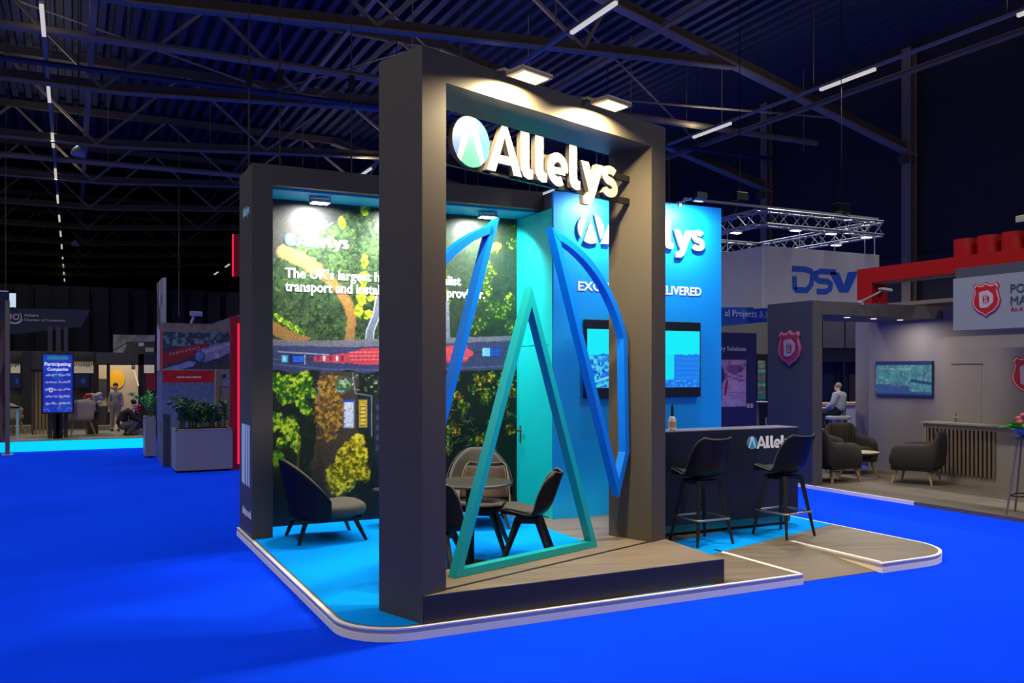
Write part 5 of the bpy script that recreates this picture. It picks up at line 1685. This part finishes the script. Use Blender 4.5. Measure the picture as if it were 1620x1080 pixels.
SHP = [(0, .50), (.10, .43), (.24, .42), (.33, .47), (.41, .38), (.36, .27), (.40, .12), (.45, -.04), (.40, -.22), (.26, -.37), (.10, -.44), (0, -.52)]
SHO = SHP + [(-x, y) for x, y in SHP[-2:0:-1]]
def shield(root, fr, w, outer, white, red, d=.012):
    k = w / .9
    s = part('shield_plate', MB().plate(sc2(SHO, k)[::-1], fr, 0, d), outer, root)
    part('shield_rim', MB().plate(sc2(SHO, k * .93)[::-1], fr, d, d * 1.3), white, s)
    part('shield_field', MB().plate(sc2(SHO, k * .85)[::-1], fr, d * 1.3, d * 1.6), red, s)
    D = rounded([(-.21, .22), (.08, .25), (.23, .10), (.23, -.10), (.05, -.24), (-.19, -.25)], .07, 4)
    part('letter', MB().plate(sc2(D, k)[::-1], fr, d * 1.6, d * 1.9), white, s)
    part('letter_field', MB().plate(sc2(rounded([(-.09, .11), (.06, .13), (.11, .06), (.11, -.09), (.04, -.13), (-.08, -.13)], .03, 3), k)[::-1], fr, d * 1.9, d * 2.1), red, s)
    mb = MB()
    for a, b in (((-.05, .08), (.06, -.10)), ((.06, .09), (-.05, -.10))):
        mb.stroke(sc2([a, b], k), .028 * k, fr, d * 2.1, d * 2.3)
    mb.stroke(sc2([(-.06, .09), (.075, .10)], k), .022 * k, fr, d * 2.1, d * 2.3).stroke(sc2([(-.06, -.105), (.075, -.105)], k), .022 * k, fr, d * 2.1, d * 2.3)
    part('letter_mark', mb, white, s)

LEFTW = (0, -1, 0)     # faces of the right stand look back along -X, image right is -Y
t = thing('shield_tower', 'dark slate square tower with a pink shield emblem behind the bar', 'tower', (9.63, 9.8, PH))
part('tower_body', MB().box(9.50, 9.66, 9.43, 10.34, PH, 2.70), M_TOWER, t)
part('end_face', MB().box(9.50, 9.67, 9.41, 9.43, PH, 2.70), M_TOWERS, t)
shield(t, frame((9.50, 9.875, 2.03), LEFTW), .47, mat('shield_pink', '#b0405a', .5), mat('shield_pale', '#8a8494', .5), mat('shield_dark_red', '#8a2038', .5))
t = thing('canopy', 'grey canopy with three small downlights between slate tower and white wall', 'canopy', (10.9, 9.9, 2.47))
part('fascia', MB().box(9.67, 12.27, 9.36, 9.41, 2.50, 2.69), M_TOWERS, t)
part('ceiling_panel', MB().box(9.67, 12.1, 9.41, 10.6, 2.50, 2.54), mat('canopy_under', '#4a4648', .6), t)
M_DL = mat('downlight_glass', '#ffe8c0', .4, 0, .01, 3, 0, 2.2)
for i, (px, py) in enumerate(((1340, 501), (1382, 503), (1424, 505))):
    p = on_z(px, py, 2.5)
    s = thing('downlight', 'small round downlight in the canopy ceiling, %s' % ['left one', 'middle one', 'right one'][i], 'downlight', (p.x, p.y, 2.49), 0, 'downlights in the canopy')
    part('rim', MB().lathe([(.055, .0), (.06, .01), (.05, .012)], (0, 0, 0), 18), M_TRIM, s, 40, world=False)
    part('glass', MB().lathe([(.045, -.003), (.045, .0)], (0, 0, 0), 18), M_DL, s, 40, world=False)
    area('down_light', (p.x, p.y, 2.47), (p.x, p.y, 0), .07, .07, 9, (1, .88, .7))

# back wall: television part, white part with a door, big shield
t = thing('stand_wall', 'warm white stand wall with a door and a large red shield at the right edge', 'wall', (12.15, 8, PH))
part('wall_panel', MB().box(12.12, 12.25, 9.31, 10.76, PH, 2.50), M_GREYL, t, label='grey end panel')
part('wall_panel', MB().box(12.10, 12.25, 4, 9.31, PH, 2.70), M_WARMW, t)
dr = part('door', MB().box(12.097, 12.10, 8.66, 9.14, PH, 1.79), M_WARMW, t)
part('door_frame', MB().box(12.088, 12.10, 8.64, 9.16, 1.79, 1.80), mat('door_gap', '#4a4644', .7), dr)
part('door_handle', MB().box(12.08, 12.092, 9.085, 9.115, .86, 1.05).tube([(12.09, 9.1, .98), (12.05, 9.1, .98), (12.05, 8.98, .98)], .01, 6), M_DULLW, dr)
shield(t, frame((12.10, 7.93, 1.635), LEFTW), .52, M_SHR, M_SHW, M_SHR)
t = thing('wall_screen', 'wide wall screen with an aerial port picture behind the armchairs', 'television', (12.1, 10.03, 1.27))
part('casing', MB().box(12.085, 12.12, 9.485, 10.58, 1.272, 1.845), mat('screen_frame_blue', '#1c2a5e', .4), t)
def draw_port(P, GX, GY):
    c = Canvas(GX * 90, GY * 44, '#5fb4c4')
    X, Y = c.X, c.Y
    c.mix(np.clip((fbm(X, Y, 9, 3) - .45) * 5, 0, 1) * .6, '#3f7ea8')
    c.mix(np.clip((fbm(X, Y, 4, 9) - .55) * 8, 0, 1) * .7, '#a8d4d0')
    c.rect(22, 58, 33, 36, '#a8d8dc', .8); c.poly([(56, 18), (90, 14), (90, 18), (58, 22)], '#244a94', .9)
    c.poly([(0, 0), (90, 0), (90, 4), (56, 6), (56, 12), (0, 16)], '#3a5ab0', .8, (3, 8, 4))
    c.mix(np.clip((fbm(X, Y, 2.6, 19) - .6) * 9, 0, 1) * .5, '#2c4a80'); c.path([(4, 20), (54, 12)], 1.6, '#8a5a9a', .5)
    c.mix((Y > 40) * 1.0, '#2a3a88'); c.mix((Y < 2.5) * 1.0, '#2a3a88')
    return c
picture('screen', frame((12.085, 10.57, 1.285), LEFTW), 1.075, .55, 110, 60, draw_port, print_mat('port_glow', .42), t, .003, 'lit port picture')

# counter with slatted front
t = thing('slat_counter', 'white counter with a wooden slat front along the white wall', 'counter', (11.9, 8.2, PH))
part('body', MB().box(11.77, 12.06, 5.5, 9.40, PH, .885), M_WARMW, t)
part('counter_top', MB().box(11.74, 12.075, 5.48, 9.43, .885, .91), mat('counter_top_grey', '#8e8882', .45), t)
for k in range(17):
    y = 9.30 - k * (1.08 / 16)
    part('slat', MB().box(11.745, 11.77, y - .017, y + .017, .155, .82), mat('slat_oak', '#6e5f50', .6, 0, .15, 10), t)
part('slat_backing', MB().box(11.762, 11.771, 8.2, 9.34, .155, .82), M_BLACK, t)

# red castle frame
XB = 11.5
t = thing('castle_beam', 'red portal beam with round castle battlements above the grey stand', 'beam', (XB, 9, 2.6))
part('beam', MB().box(XB, XB + .35, 4, 10.44, 3.11, 3.345), M_RED, t)
part('post', MB().box(XB, XB + .35, 10.14, 10.44, 2.54, 3.11), M_RED, t)
part('under_panel', MB().box(XB + .02, XB + .33, 7.95, 10.14, 3.095, 3.11), mat('beam_underside', '#8a7e70', .6), t)  # grey-white underside of the beam
for k in range(6):
    y = 8.57 - .37 * k
    mb = MB()
    mb.prism(rounded([(XB, y - .15), (XB + .35, y - .15), (XB + .35, y + .15), (XB, y + .15)], .10, 6), 3.345, 3.60)
    part('battlement', mb, M_RED, t)
p = on_x(1615, 358, XB - .1)
s = thing('beam_floodlight', 'pale floodlight on the red battlements at the right picture edge', 'floodlight', (p.x, p.y, 3.62))
part('lamp_head', MB().obox((p.x + .05, p.y - .08, 3.74), (.05, 0, .01), (0, .16, 0), (0, 0, .045)), mat('lamp_cream', '#9a9a84', .5), s, bevel=.01)
part('stem', MB().box(p.x + .1, p.x + .13, p.y - .1, p.y - .06, 3.62, 3.74), M_BLACK, s)

# hanging grey sign with shield and words
t = thing('hanging_sign', 'grey hanging box sign with red shield below the red battlements', 'sign', (11.0, 7.4, 2.25))
part('sign_box', MB().box(11.0, 11.4, 5.2, 8.30, 2.25, 2.97), M_SIGNG, t)
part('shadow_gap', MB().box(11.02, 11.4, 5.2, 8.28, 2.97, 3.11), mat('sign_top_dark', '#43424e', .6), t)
a, b = on_x(1538, 473, 11.0), on_x(1584, 473, 11.0)
shield(t, frame((11.0, (a.y + b.y) / 2, on_x(1561, 473, 11.0).z), LEFTW), a.y - b.y, M_SHR, M_SHW, M_SHR, .01)
for s_, px, y0, hh, m in (('PO', 1599, 463, 14, 'sign_text_slate'), ('MA', 1599, 482, 14, 'sign_text_slate'), ('An A', 1599, 492, 7, 'sign_text_red')):
    q = on_x(px, y0, 10.998)
    k = hh / FPX * (q - EYE).dot(F3)
    mm = mat(m, '#3a4450' if 'slate' in m else '#b03434', .5)
    part('sign_text', MB().text(s_, frame(q, LEFTW), size=k / .72, bold=0, d1=.006), mm, t)
# arm lamp on the canopy
p = on_y(1362, 474, 9.385)
s = thing('canopy_arm_light', 'pale arm light slanting up from the canopy front', 'arm light', (p.x, 9.385, 2.69))
part('clamp', MB().box(p.x - .03, p.x + .03, 9.35, 9.42, 2.66, 2.73), M_TRIM, s)
q = on_y(1397, 459, 9.05)
part('arm', MB().bar((p.x, 9.385, 2.71), q, .025, .025), M_DULLW, s)
part('lamp_head', MB().obox(q + V((.05, 0, .01)), (.08, -.02, -.01), (.01, .05, 0), (0, .005, .02)), M_DULLW, s, bevel=.008)
# grey wall panels behind the canopy
solo('rear_partition', 'pale partition panels seen above the canopy behind the sign', 'partition', MB().box(12.3, 12.36, 7, 11.2, PH, 2.83), M_GREYL, (12.33, 9, PH))

# armchairs and low round table
M_CHARC = mat('charcoal_fabric', '#2a2523', .85, 0, .12, 60, .08)
M_CHARC2 = mat('dark_grey_fabric', '#3c3a38', .85, 0, .12, 60, .08)
def make_arm(name, label, m):
    t = thing(name, label, 'armchair', (0, 0, 0), 0, 'charcoal armchairs of the grey stand')
    # one padded back and arm shell swept around the seat
    mb = MB()
    na = 29
    sec = [(-.0, .0), (.0, .55), (.04, .92), (.10, 1.0), (.15, .93), (.16, .5), (.16, .0)]
    for i in range(na):
        f = -1 + 2 * i / (na - 1)
        a = abs(f)
        if a > .5:                                   # arms
            g = (a - .5) / .5
            x, y = math.copysign(.40 - .0 * g, f), -.28 + .62 * g
            top = .64 - .03 * g - (.08 if g > .97 else 0)
            nx, ny = -math.copysign(1, f), 0
            lean = 0
        else:                                        # back, rounded plan
            ang = f / .5 * math.pi / 2
            x, y = .40 * math.sin(ang) * (1 + .12 * math.cos(ang) ** 2), -.28 - .14 * math.cos(ang) ** .7
            top = .64 + .20 * min(1, math.cos(ang) * 1.5) ** 1.2
            nx, ny = -math.sin(ang), math.cos(ang)
            lean = .06 * min(1, math.cos(ang) * 1.5)
        for o, h in sec:
            z = .22 + (top - .22) * h
            mb.v.append((x + nx * o, y + ny * o - lean * h, z))
    k = len(sec)
    mb.f = [(i * k + j, i * k + j + 1, (i + 1) * k + j + 1, (i + 1) * k + j) for i in range(na - 1) for j in range(k - 1)]
    mb.f += [(i * k + k - 1, i * k, (i + 1) * k, (i + 1) * k + k - 1) for i in range(na - 1)]
    mb.f += [tuple(range(k))[::-1], tuple((na - 1) * k + j for j in range(k))]
    part('back_and_arms', mb, m, t, 60, world=False, subsurf=1)
    seams = MB()
    for i in range(-3, 4):
        ang = i * .28
        x, y = .24 * math.sin(ang), -.27 - .02 * math.cos(ang)
        seams.tube([(x, y + .015, .50), (x * 1.05, y - .03, .66), (x * 1.08, y - .06, .80)], .006, 5)
    part('back_seams', seams, M_BLACK, t, 60, world=False)
    part('seat_cushion', MB().obox((0, .06, .36), (.25, 0, 0), (0, .33, 0), (0, 0, .09)), m, t, 60, world=False, bevel=.05)
    part('seat_base', MB().obox((0, 0, .24), (.36, 0, 0), (0, .33, 0), (0, 0, .035)), m, t, world=False, bevel=.02)
    for sx in (-1, 1):
        for sy in (-1, 1):
            part('leg', MB().bar((sx * .28, sy * .25, .21), (sx * .33, sy * .31, 0), .045, .045, (1, 0, 0), .026, .026), M_OAK, t, world=False)
    return t
ac = make_arm('armchair', 'charcoal armchair beside the slate tower, facing right', M_CHARC)
ac.scale = (.88, .88, .95); ac.location = (10.22, 9.76, PH); ac.rotation_euler = (0, 0, math.radians(-92)); ORG[ac.name] = V(ac.location)
dup(ac, (11.15, 9.02, PH), math.radians(26), 'charcoal armchair in front of the wooden slat counter, facing left')
dup(ac, (11.32, 10.42, PH), math.radians(160), 'dark grey armchair with seamed back below the wall screen, facing the viewer')
t = thing('low_table', 'low round cream table with a white disc base between the armchairs', 'table', (10.92, 9.88, PH))
part('tabletop', MB().lathe([(.26, .37), (.30, .385), (.30, .395), (.02, .40)], (0, 0, 0), 36), mat('cream_top', '#a89c88', .5), t, 40, world=False)
part('column', MB().lathe([(.03, .01), (.03, .38)], (0, 0, 0), 14), M_CHROME, t, 40, world=False)
part('base_disc', MB().lathe([(.27, 0), (.27, .012), (.04, .025)], (0, 0, 0), 36), mat('white_disc', '#99928a', .4), t, 40, world=False)

# plant stool at the right edge
p = V((9.78, 6.42, PH))
zt = on_d(1598, 691, (p - EYE).dot(F3)).z
t = thing('plant_stool', 'tall grey metal stool at the right picture edge carrying flowers', 'stool', p)
part('seat', MB().lathe([(.15, zt - PH - .03), (.16, zt - PH - .01), (.02, zt - PH)], (0, 0, 0), 24), mat('stool_metal', '#6d655e', .4, .3), t, 40, world=False)
for k in range(4):
    a = math.radians(45 + 90 * k + 20)
    part('leg', MB().tube([(.12 * math.cos(a), .12 * math.sin(a), zt - PH - .03), (.25 * math.cos(a), .25 * math.sin(a), 0)], .012, 8), mat('stool_metal', '#6d655e', .4, .3), t, 40, world=False)
q = [(.205 * math.cos(math.radians(65 + 90 * k)), .205 * math.sin(math.radians(65 + 90 * k)), .22) for k in range(4)]
part('footrest', MB().tube(q, .009, 6, True), M_BLACK, t, 40, world=False)
b = (p.x, p.y, zt)
t = thing('flower_bowl', 'pale blue bowl of green leaves and red flowers on the metal stool', 'flowers', b)
part('bowl', MB().lathe([(.06, 0), (.14, .05), (.17, .09), (.15, .09), (.05, .03)], (0, 0, 0), 24), mat('bowl_blue', '#6a7aa0', .4), t, 40, world=False)
fol, red = MB(), MB()
rr = random.Random(8)
for k in range(34):
    a = rr.random() * 6.28
    fol_d = V((math.cos(a), math.sin(a), .2 + rr.random() * .6))
    leaf(fol, (.05 * math.cos(a), .05 * math.sin(a), .06), fol_d, (0, 0, 1), .18 + rr.random() * .12, .07)
d_ = -R3
leaf(fol, (d_.x * .12, d_.y * .12, .08), d_ + V((0, 0, .25)), (0, 0, 1), .24, .11)
leaf(fol, (d_.x * .10, d_.y * .10, .10), d_ + V((.2, 0, .1)), (0, 0, 1), .22, .10)
for k in range(10):
    a = rr.random() * 6.28
    red.ell((.10 * math.cos(a), .10 * math.sin(a), .16 + rr.random() * .08), .04, .04, .035, 8, 6)
part('foliage', fol, M_LEAF2, t, world=False, recalc=False)
part('blooms', red, mat('pink_bloom', '#a84a58', .6), t, 60, world=False)

# ---------------------------------------------------------------- right: bar behind, with the seated man
t = thing('rear_cabinets', 'grey cabinet wall over a dark recess behind the seated man', 'cabinet', (13.6, 14.6, 0))
Yc = 14.6
part('cabinet_front', px_box(MB(), 1290, 1400, 497, 551, Yc, .3), mat('cabinet_grey', '#66645f', .6), t)
part('door_gap', px_box(px_box(MB(), 1336.5, 1337.6, 497, 551, Yc - .012, .012), 1301, 1301.8, 497, 551, Yc - .012, .012), M_BLACK, t)
part('recess', px_box(MB(), 1285, 1400, 551, 712, Yc + .25, .1), mat('recess_navy', '#141a30', .6), t)
part('recess_shelf', px_box(px_box(MB(), 1301, 1374, 551, 572, Yc, .2), 1334, 1337, 572, 640, Yc, .1), mat('recess_dark', '#11131f', .6), t)
part('brown_panel', px_box(MB(), 1344, 1368, 592, 640, Yc + .2, .06), mat('brown_panel', '#3a2e26', .6), t)
part('blue_post', px_box(MB(), 1368, 1375, 572, 640, Yc, .1), mat('blue_post', '#1a3a8a', .6), t)
Yk = 12.9
za = on_y(1301, 638, Yk).z
t = thing('wooden_bar', 'pale wooden bar counter in front of the seated man', 'counter', (12.6, Yk, 0))
a, b = on_y(1288, 638, Yk), on_y(1384, 638, Yk)
part('counter_top', MB().box(a.x, b.x, Yk, Yk + .5, za - .05, za), M_OAK, t)
part('front_panel', MB().box(a.x, b.x, Yk + .06, Yk + .44, 0, za - .05), mat('bar_front', '#5a5148', .6), t)
q = on_y(1345, 664, Yk + .03)
part('white_notice', MB().box(q.x - .1, q.x + .18, Yk + .04, Yk + .06, q.z - .25, q.z + .3), mat('white_disc', '#99928a', .4), t)
cs = build_seated(None); to, le = clothes(cs)
dm = 15.4
p = on_d(1327, 650, dm)
sz = on_d(1327, 656, dm).z               # seat height seen in the photograph
sc_ = (on_d(1327, 606, dm).z - sz) / .86
base_z = sz - .68 * sc_
person('person', 'grey-haired man in a white shirt seated on a stool, his back to the viewer', cs, (p.x, p.y, max(0, base_z)), math.radians(18), to, mat('white_shirt', '#8f97a8', .8, 0, .08, 14), le, mat('navy_trousers', '#15182c', .8),
       mat('grey_hair', '#77736d', .7, 0, .15, 40), (0, .035, 1.435), [(.14, .47, .22), (-.14, .47, .22)], scale=sc_)
hh = max(0, base_z) + .66 * sc_
t = thing('white_stool', 'pale round bar stool under the grey-haired man', 'stool', (p.x, p.y + .02, 0))
part('seat', MB().lathe([(.14, hh - .08), (.21, hh - .06), (.215, hh - .02), (.18, hh), (.02, hh)], (0, 0, 0), 28), mat('stool_seat_grey', '#9298a2', .6), t, 40, world=False)
for k in range(4):
    a = math.radians(45 + 90 * k)
    part('leg', MB().tube([(.12 * math.cos(a), .12 * math.sin(a), hh - .06), (.23 * math.cos(a), .23 * math.sin(a), 0)], [.03, .02], 8), M_OAK, t, 40, world=False)

# ---------------------------------------------------------------- right: white and blue stand with truss ring
M_DSVW = mat('banner_white', '#a4a29e', .6, 0, .03, 2)
M_DSVB = mat('banner_blue', '#17489e', .6, 0, .04, 2)
DX, DY = 12.62, 13.83
z0, z1 = 2.97, 4.24
t = thing('hanging_cube_banner', 'large white hanging banner cube with blue block letters', 'banner', (14, 15, z0))
part('front_panel', MB().box(DX, 15.91, DY, DY + .06, z0, z1), M_DSVW, t)
part('side_panel', MB().box(DX, DX + .06, DY + .06, 18.5, z0, z1), mat('banner_side', '#8e8c8a', .6), t)
k_ = (15.91 - DX)
fr = frame((DX, DY, z0), FACE)
def P2(px, py):
    q = on_y(px, py, DY)
    return (q.x - DX, q.z - z0)
lw = .15
m_ = []
# D, S and V as broad strokes
Dd = [P2(1253, 424.5), P2(1273, 425.5), P2(1282.5, 428.5), P2(1285.5, 434), P2(1283, 450), P2(1276, 458.5), P2(1257, 458)]
mD = MB().stroke(Dd, .11, fr, 0, .015)
mD.stroke([P2(1257, 458), P2(1256.5, 437)], .11, fr, 0, .015)
Sd = [P2(1322, 430.5), P2(1298, 428.5), P2(1291, 432), P2(1291, 440), P2(1296, 444), P2(1309, 445), P2(1314, 449), P2(1313, 456.5), P2(1306, 461), P2(1292, 460.5)]
mS = MB().stroke(Sd, .11, fr, 0, .015)
mV = MB().plate([P2(x, y) for x, y in ((1312, 430), (1326.5, 431), (1335, 451.5), (1341, 430.5), (1357, 429), (1342, 462), (1328, 461.5))], fr, 0, .015)
for mm in (mD, mS, mV):
    part('letter', mm, M_DSVB, t)
for x, y in ((13.6, DY + .03), (14.6, DY + .03), (15.5, DY + .03), (15.8, DY + .03), (DX + .03, 15), (DX + .03, 17)):
    part('hanging_wire', MB().box(x - .008, x + .008, y - .008, y + .008, z1, 4.72), M_TRIM, t)
q0, q1 = on_y(1120, 480, 14.2), on_y(1214, 516, 14.2)
t = thing('blue_fascia', 'blue fascia strip with white words beneath the white banner cube', 'fascia', (12.4, 14.2, 2.6))
bx = [on_y(x, y, 14.15) for x, y in ((1120, 518), (1214, 509), (1214, 486), (1120, 486))]
part('board', MB().plate([(p.x, p.z) for p in bx], frame((0, 14.15, 0), FACE), -.2, 0), M_DSVB, t)
q = on_y(1147, 500, 14.14)
words('sign_word', 'al Projects & I', frame(q, FACE, (0, 0, 1)), on_y(1213, 497, 14.14).x - q.x, mat('fascia_letter_white', '#a8b4d8', .5), t, .005, .01)
YN = 13.3
t = thing('navy_panel_wall', 'dark navy display wall with a mauve picture right of the blue store room', 'wall', (11.5, YN, 0))
a, b = on_y(1120, 672, YN), on_y(1197, 527, YN)
part('wall_panel', MB().box(a.x, b.x, YN, YN + .15, 0, b.z), mat('navy_wall', '#120f44', .6), t)
def draw_mauve(P, GX, GY):
    c = Canvas(GX * 40, GY * 75, '#8a6c98')
    X, Y = c.X, c.Y
    c.mix(np.clip((fbm(X, Y, 8, 5) - .45) * 5, 0, 1) * .7, '#a58ab0')
    c.mix(np.clip((fbm(X, Y, 3.5, 15) - .56) * 9, 0, 1) * .7 * (Y > 40), '#4a2450')
    c.path([(8, 22), (14, 48), (10, 64)], 5, '#3a1438', .9, (3, 7, 6)); c.path([(16, 20), (18, 40)], 2.6, '#7a1e3c'); c.disc(26, 60, 9, 7, '#4a1c4a', .6, (3, 5, 8))
    c.poly([(0, 12), (14, 10), (12, 30), (0, 32)], '#2c4a70', .7, (3, 6, 9)); c.path([(0, 12), (40, 4)], 1.4, '#6a8ab0', .7); c.path([(10, 24), (40, 22)], 1.0, '#5a3a60', .7)
    return c
c0, c1_ = on_y(1141, 643.5, YN), on_y(1180, 569, YN)
picture('picture', frame((c0.x - .25, YN, c0.z), FACE), c1_.x - c0.x + .25, c1_.z - c0.z, 60, 90, draw_mauve, print_mat('print_ink', 0), t, .006, 'mauve industrial picture')
q = on_y(1141, 554.5, YN)
words('sign_word', 'ry Solutions', frame(q, FACE), on_y(1180, 553, YN).x - q.x, mat('pale_navy_letter', '#8a8fae', .5), t, .012, .006)
for x in (1181, 1186.5):
    a, b = on_y(x, 645, YN), on_y(x + 4, 638, YN)
    part('socket_plate', MB().box(a.x, b.x, YN - .015, YN, a.z, b.z), M_DULLW, t)
t = thing('grey_partition', 'grey partition wall beyond the navy display wall', 'wall', (13, 16.5, 0))
part('wall_panel', px_box(MB(), 1100, 1300, 500, 660, 16.6, .1), mat('cabinet_grey', '#66645f', .6), t)
part('dark_opening', px_box(MB(), 1195, 1216, 560, 660, 16.55, .05), mat('recess_dark', '#11131f', .6), t)
a, b = on_y(1199.5, 632, 15.4), on_y(1212, 570, 15.4)
t = thing('rollup_banner', 'narrow turquoise and white banner glimpsed beside the slate tower', 'banner', (a.x, 15.4, 0))
def draw_roll(P, GX, GY):
    c = Canvas(GX * 12, GY * 62, '#2a8a94')
    for i in range(5):
        c.rect(0, 12, 10 + i * 11, 15 + i * 11, '#a8a49c' if i % 2 else '#b0605c', .9)
    c.rect(0, 9, 50, 62, '#8a9a8c'); c.grain(3, .3, 3); return c
part('stand', MB().box(a.x, b.x, 15.42, 15.5, 0, b.z), M_BLACK, t)
picture('sheet', frame((a.x, 15.42, a.z), FACE), b.x - a.x, b.z - a.z, 20, 60, draw_roll, print_mat('roll_glow', .25), t, .004)
p = on_y(1205, 634, 14.6)
t = thing('high_table', 'white high table with a slim column beside the slate tower', 'table', (p.x, 14.6, 0))
part('tabletop', MB().lathe([(.25, p.z - .03), (.27, p.z - .015), (.02, p.z)], (0, 0, 0), 24), mat('white_disc', '#99928a', .4), t, 40, world=False)
xs = on_y(1198, 660, 14.6).x - p.x
part('column', MB().lathe([(.04, .01), (.04, p.z - .03)], (xs, 0, 0), 12), mat('stool_metal', '#6d655e', .4, .3), t, 40, world=False)
part('base', MB().lathe([(.22, 0), (.22, .012)], (0, 0, 0), 24), M_BLACK, t, 40, world=False)

# lighting truss ring above the banner cube
M_TRUSS = mat('alu_truss', '#8d8e90', .4, .5, .08, 8)
M_TL = mat('truss_lamp_glass', '#eef2ff', .4, 0, .01, 3, 0, 2.6)
ZT = 4.95
def box_truss(root, a, b, s=.29):
    a, b = V(a), V(b)
    d = (b - a).normalized()
    n = d.cross(V((0, 0, 1)))
    ch, br = MB(), MB()
    L = (b - a).length
    k = int(L / .3)
    for sx in (-1, 1):
        for sz in (-1, 1):
            o = n * sx * s / 2 + V((0, 0, sz * s / 2))
            ch.tube([a + o, b + o], .024, 6)
    for i in range(k):
        p, q = a + d * (L * i / k), a + d * (L * (i + 1) / k)
        for sx in (-1, 1):
            z = s / 2 * (1 if i % 2 else -1)
            br.tube([p + n * sx * s / 2 + V((0, 0, -z)), q + n * sx * s / 2 + V((0, 0, z))], .011, 5)
        x = s / 2 * (1 if i % 2 else -1)
        for z in (-1, 1):
            br.tube([p + n * x + V((0, 0, z * s / 2)), q - n * x + V((0, 0, z * s / 2))], .011, 5)
    part('chord_tubes', ch, M_TRUSS, root, 50)
    part('lattice', br, M_TRUSS, root, 50)
ca, cb = on_y(1206, 341, DY), on_y(1389, 365, DY)
ZT = (ca.z + cb.z) / 2
y2 = 19.3
t = thing('lighting_truss', 'square aluminium lighting truss hanging above the white banner cube', 'truss', (14.2, 16, ZT))
x0, x1 = ca.x, cb.x
yf, yb = DY, 17.6
box_truss(t, (x0, yf, ZT), (x1, yf, ZT)); box_truss(t, (x0, yb, ZT), (x1, yb, ZT))
box_truss(t, (x0, yf, ZT), (x0, yb, ZT)); box_truss(t, (x1, yf, ZT), (x1, yb, ZT))
part('top_rail', MB().bar((x0 - 1.2, yf + 1, ZT + .45), (x1, yf, ZT + .22), .05, .05).bar((x0 - 1.2, yf + 1, ZT + .45), (x0 - 1.2, yf + 1, ZT - .1), .03, .03), M_TRUSS, t)
for i, (x, y) in enumerate(((x0 + .9, yf), (x0 + 1.9, yf), (x1 - .35, yf), (x0, yf + .8), (x0, yf + 2.2), (x1, yf + 1.2), (x1, yf + 2.6), (x0 + .8, yb), (x0 + 2.0, yb))):
    s = thing('truss_lamp', ['white lamp under the front truss, left', 'white lamp under the front truss, middle', 'white lamp under the front truss, right corner', 'white lamp under the left truss, near end', 'white lamp under the left truss, far end',
                             'white lamp under the right truss, near end', 'white lamp under the right truss, far end', 'white lamp under the rear truss, left', 'white lamp under the rear truss, right'][i], 'lamp', (x, y, ZT - .2), 0, 'lamps on the lighting truss')
    part('housing', MB().box(x - .12, x + .12, y - .08, y + .08, ZT - .2, ZT - .15), M_TRIM, s)
    part('glass', MB().box(x - .10, x + .10, y - .06, y + .06, ZT - .215, ZT - .2), M_TL, s)
for i, (px, py, dd) in enumerate(((1170, 311, DY + 1.5), (1331, 329, DY))):
    p = on_y(px, py, dd)
    s = thing('chain_hoist', 'dark chain hoist above the lighting truss, %s' % ['left one', 'right one'][i], 'hoist', p, 0, 'chain hoists')
    part('motor', MB().obox(p, (.16, 0, 0), (0, .1, 0), (0, 0, .09)).ell((p.x + .12, p.y, p.z - .02), .12, .1, .13, 12, 8), M_BLACK, s, bevel=.01)
    part('chain', MB().box(p.x - .006, p.x + .006, p.y - .006, p.y + .006, p.z, 10.41), M_BLACK, s)
    part('hook_strap', MB().bar((p.x, p.y, p.z - .08), (x0 + (0.1 if i == 0 else 2.6), yf + (1.0 if i == 0 else 0), ZT + .15), .02, .02), M_BLACK, s)
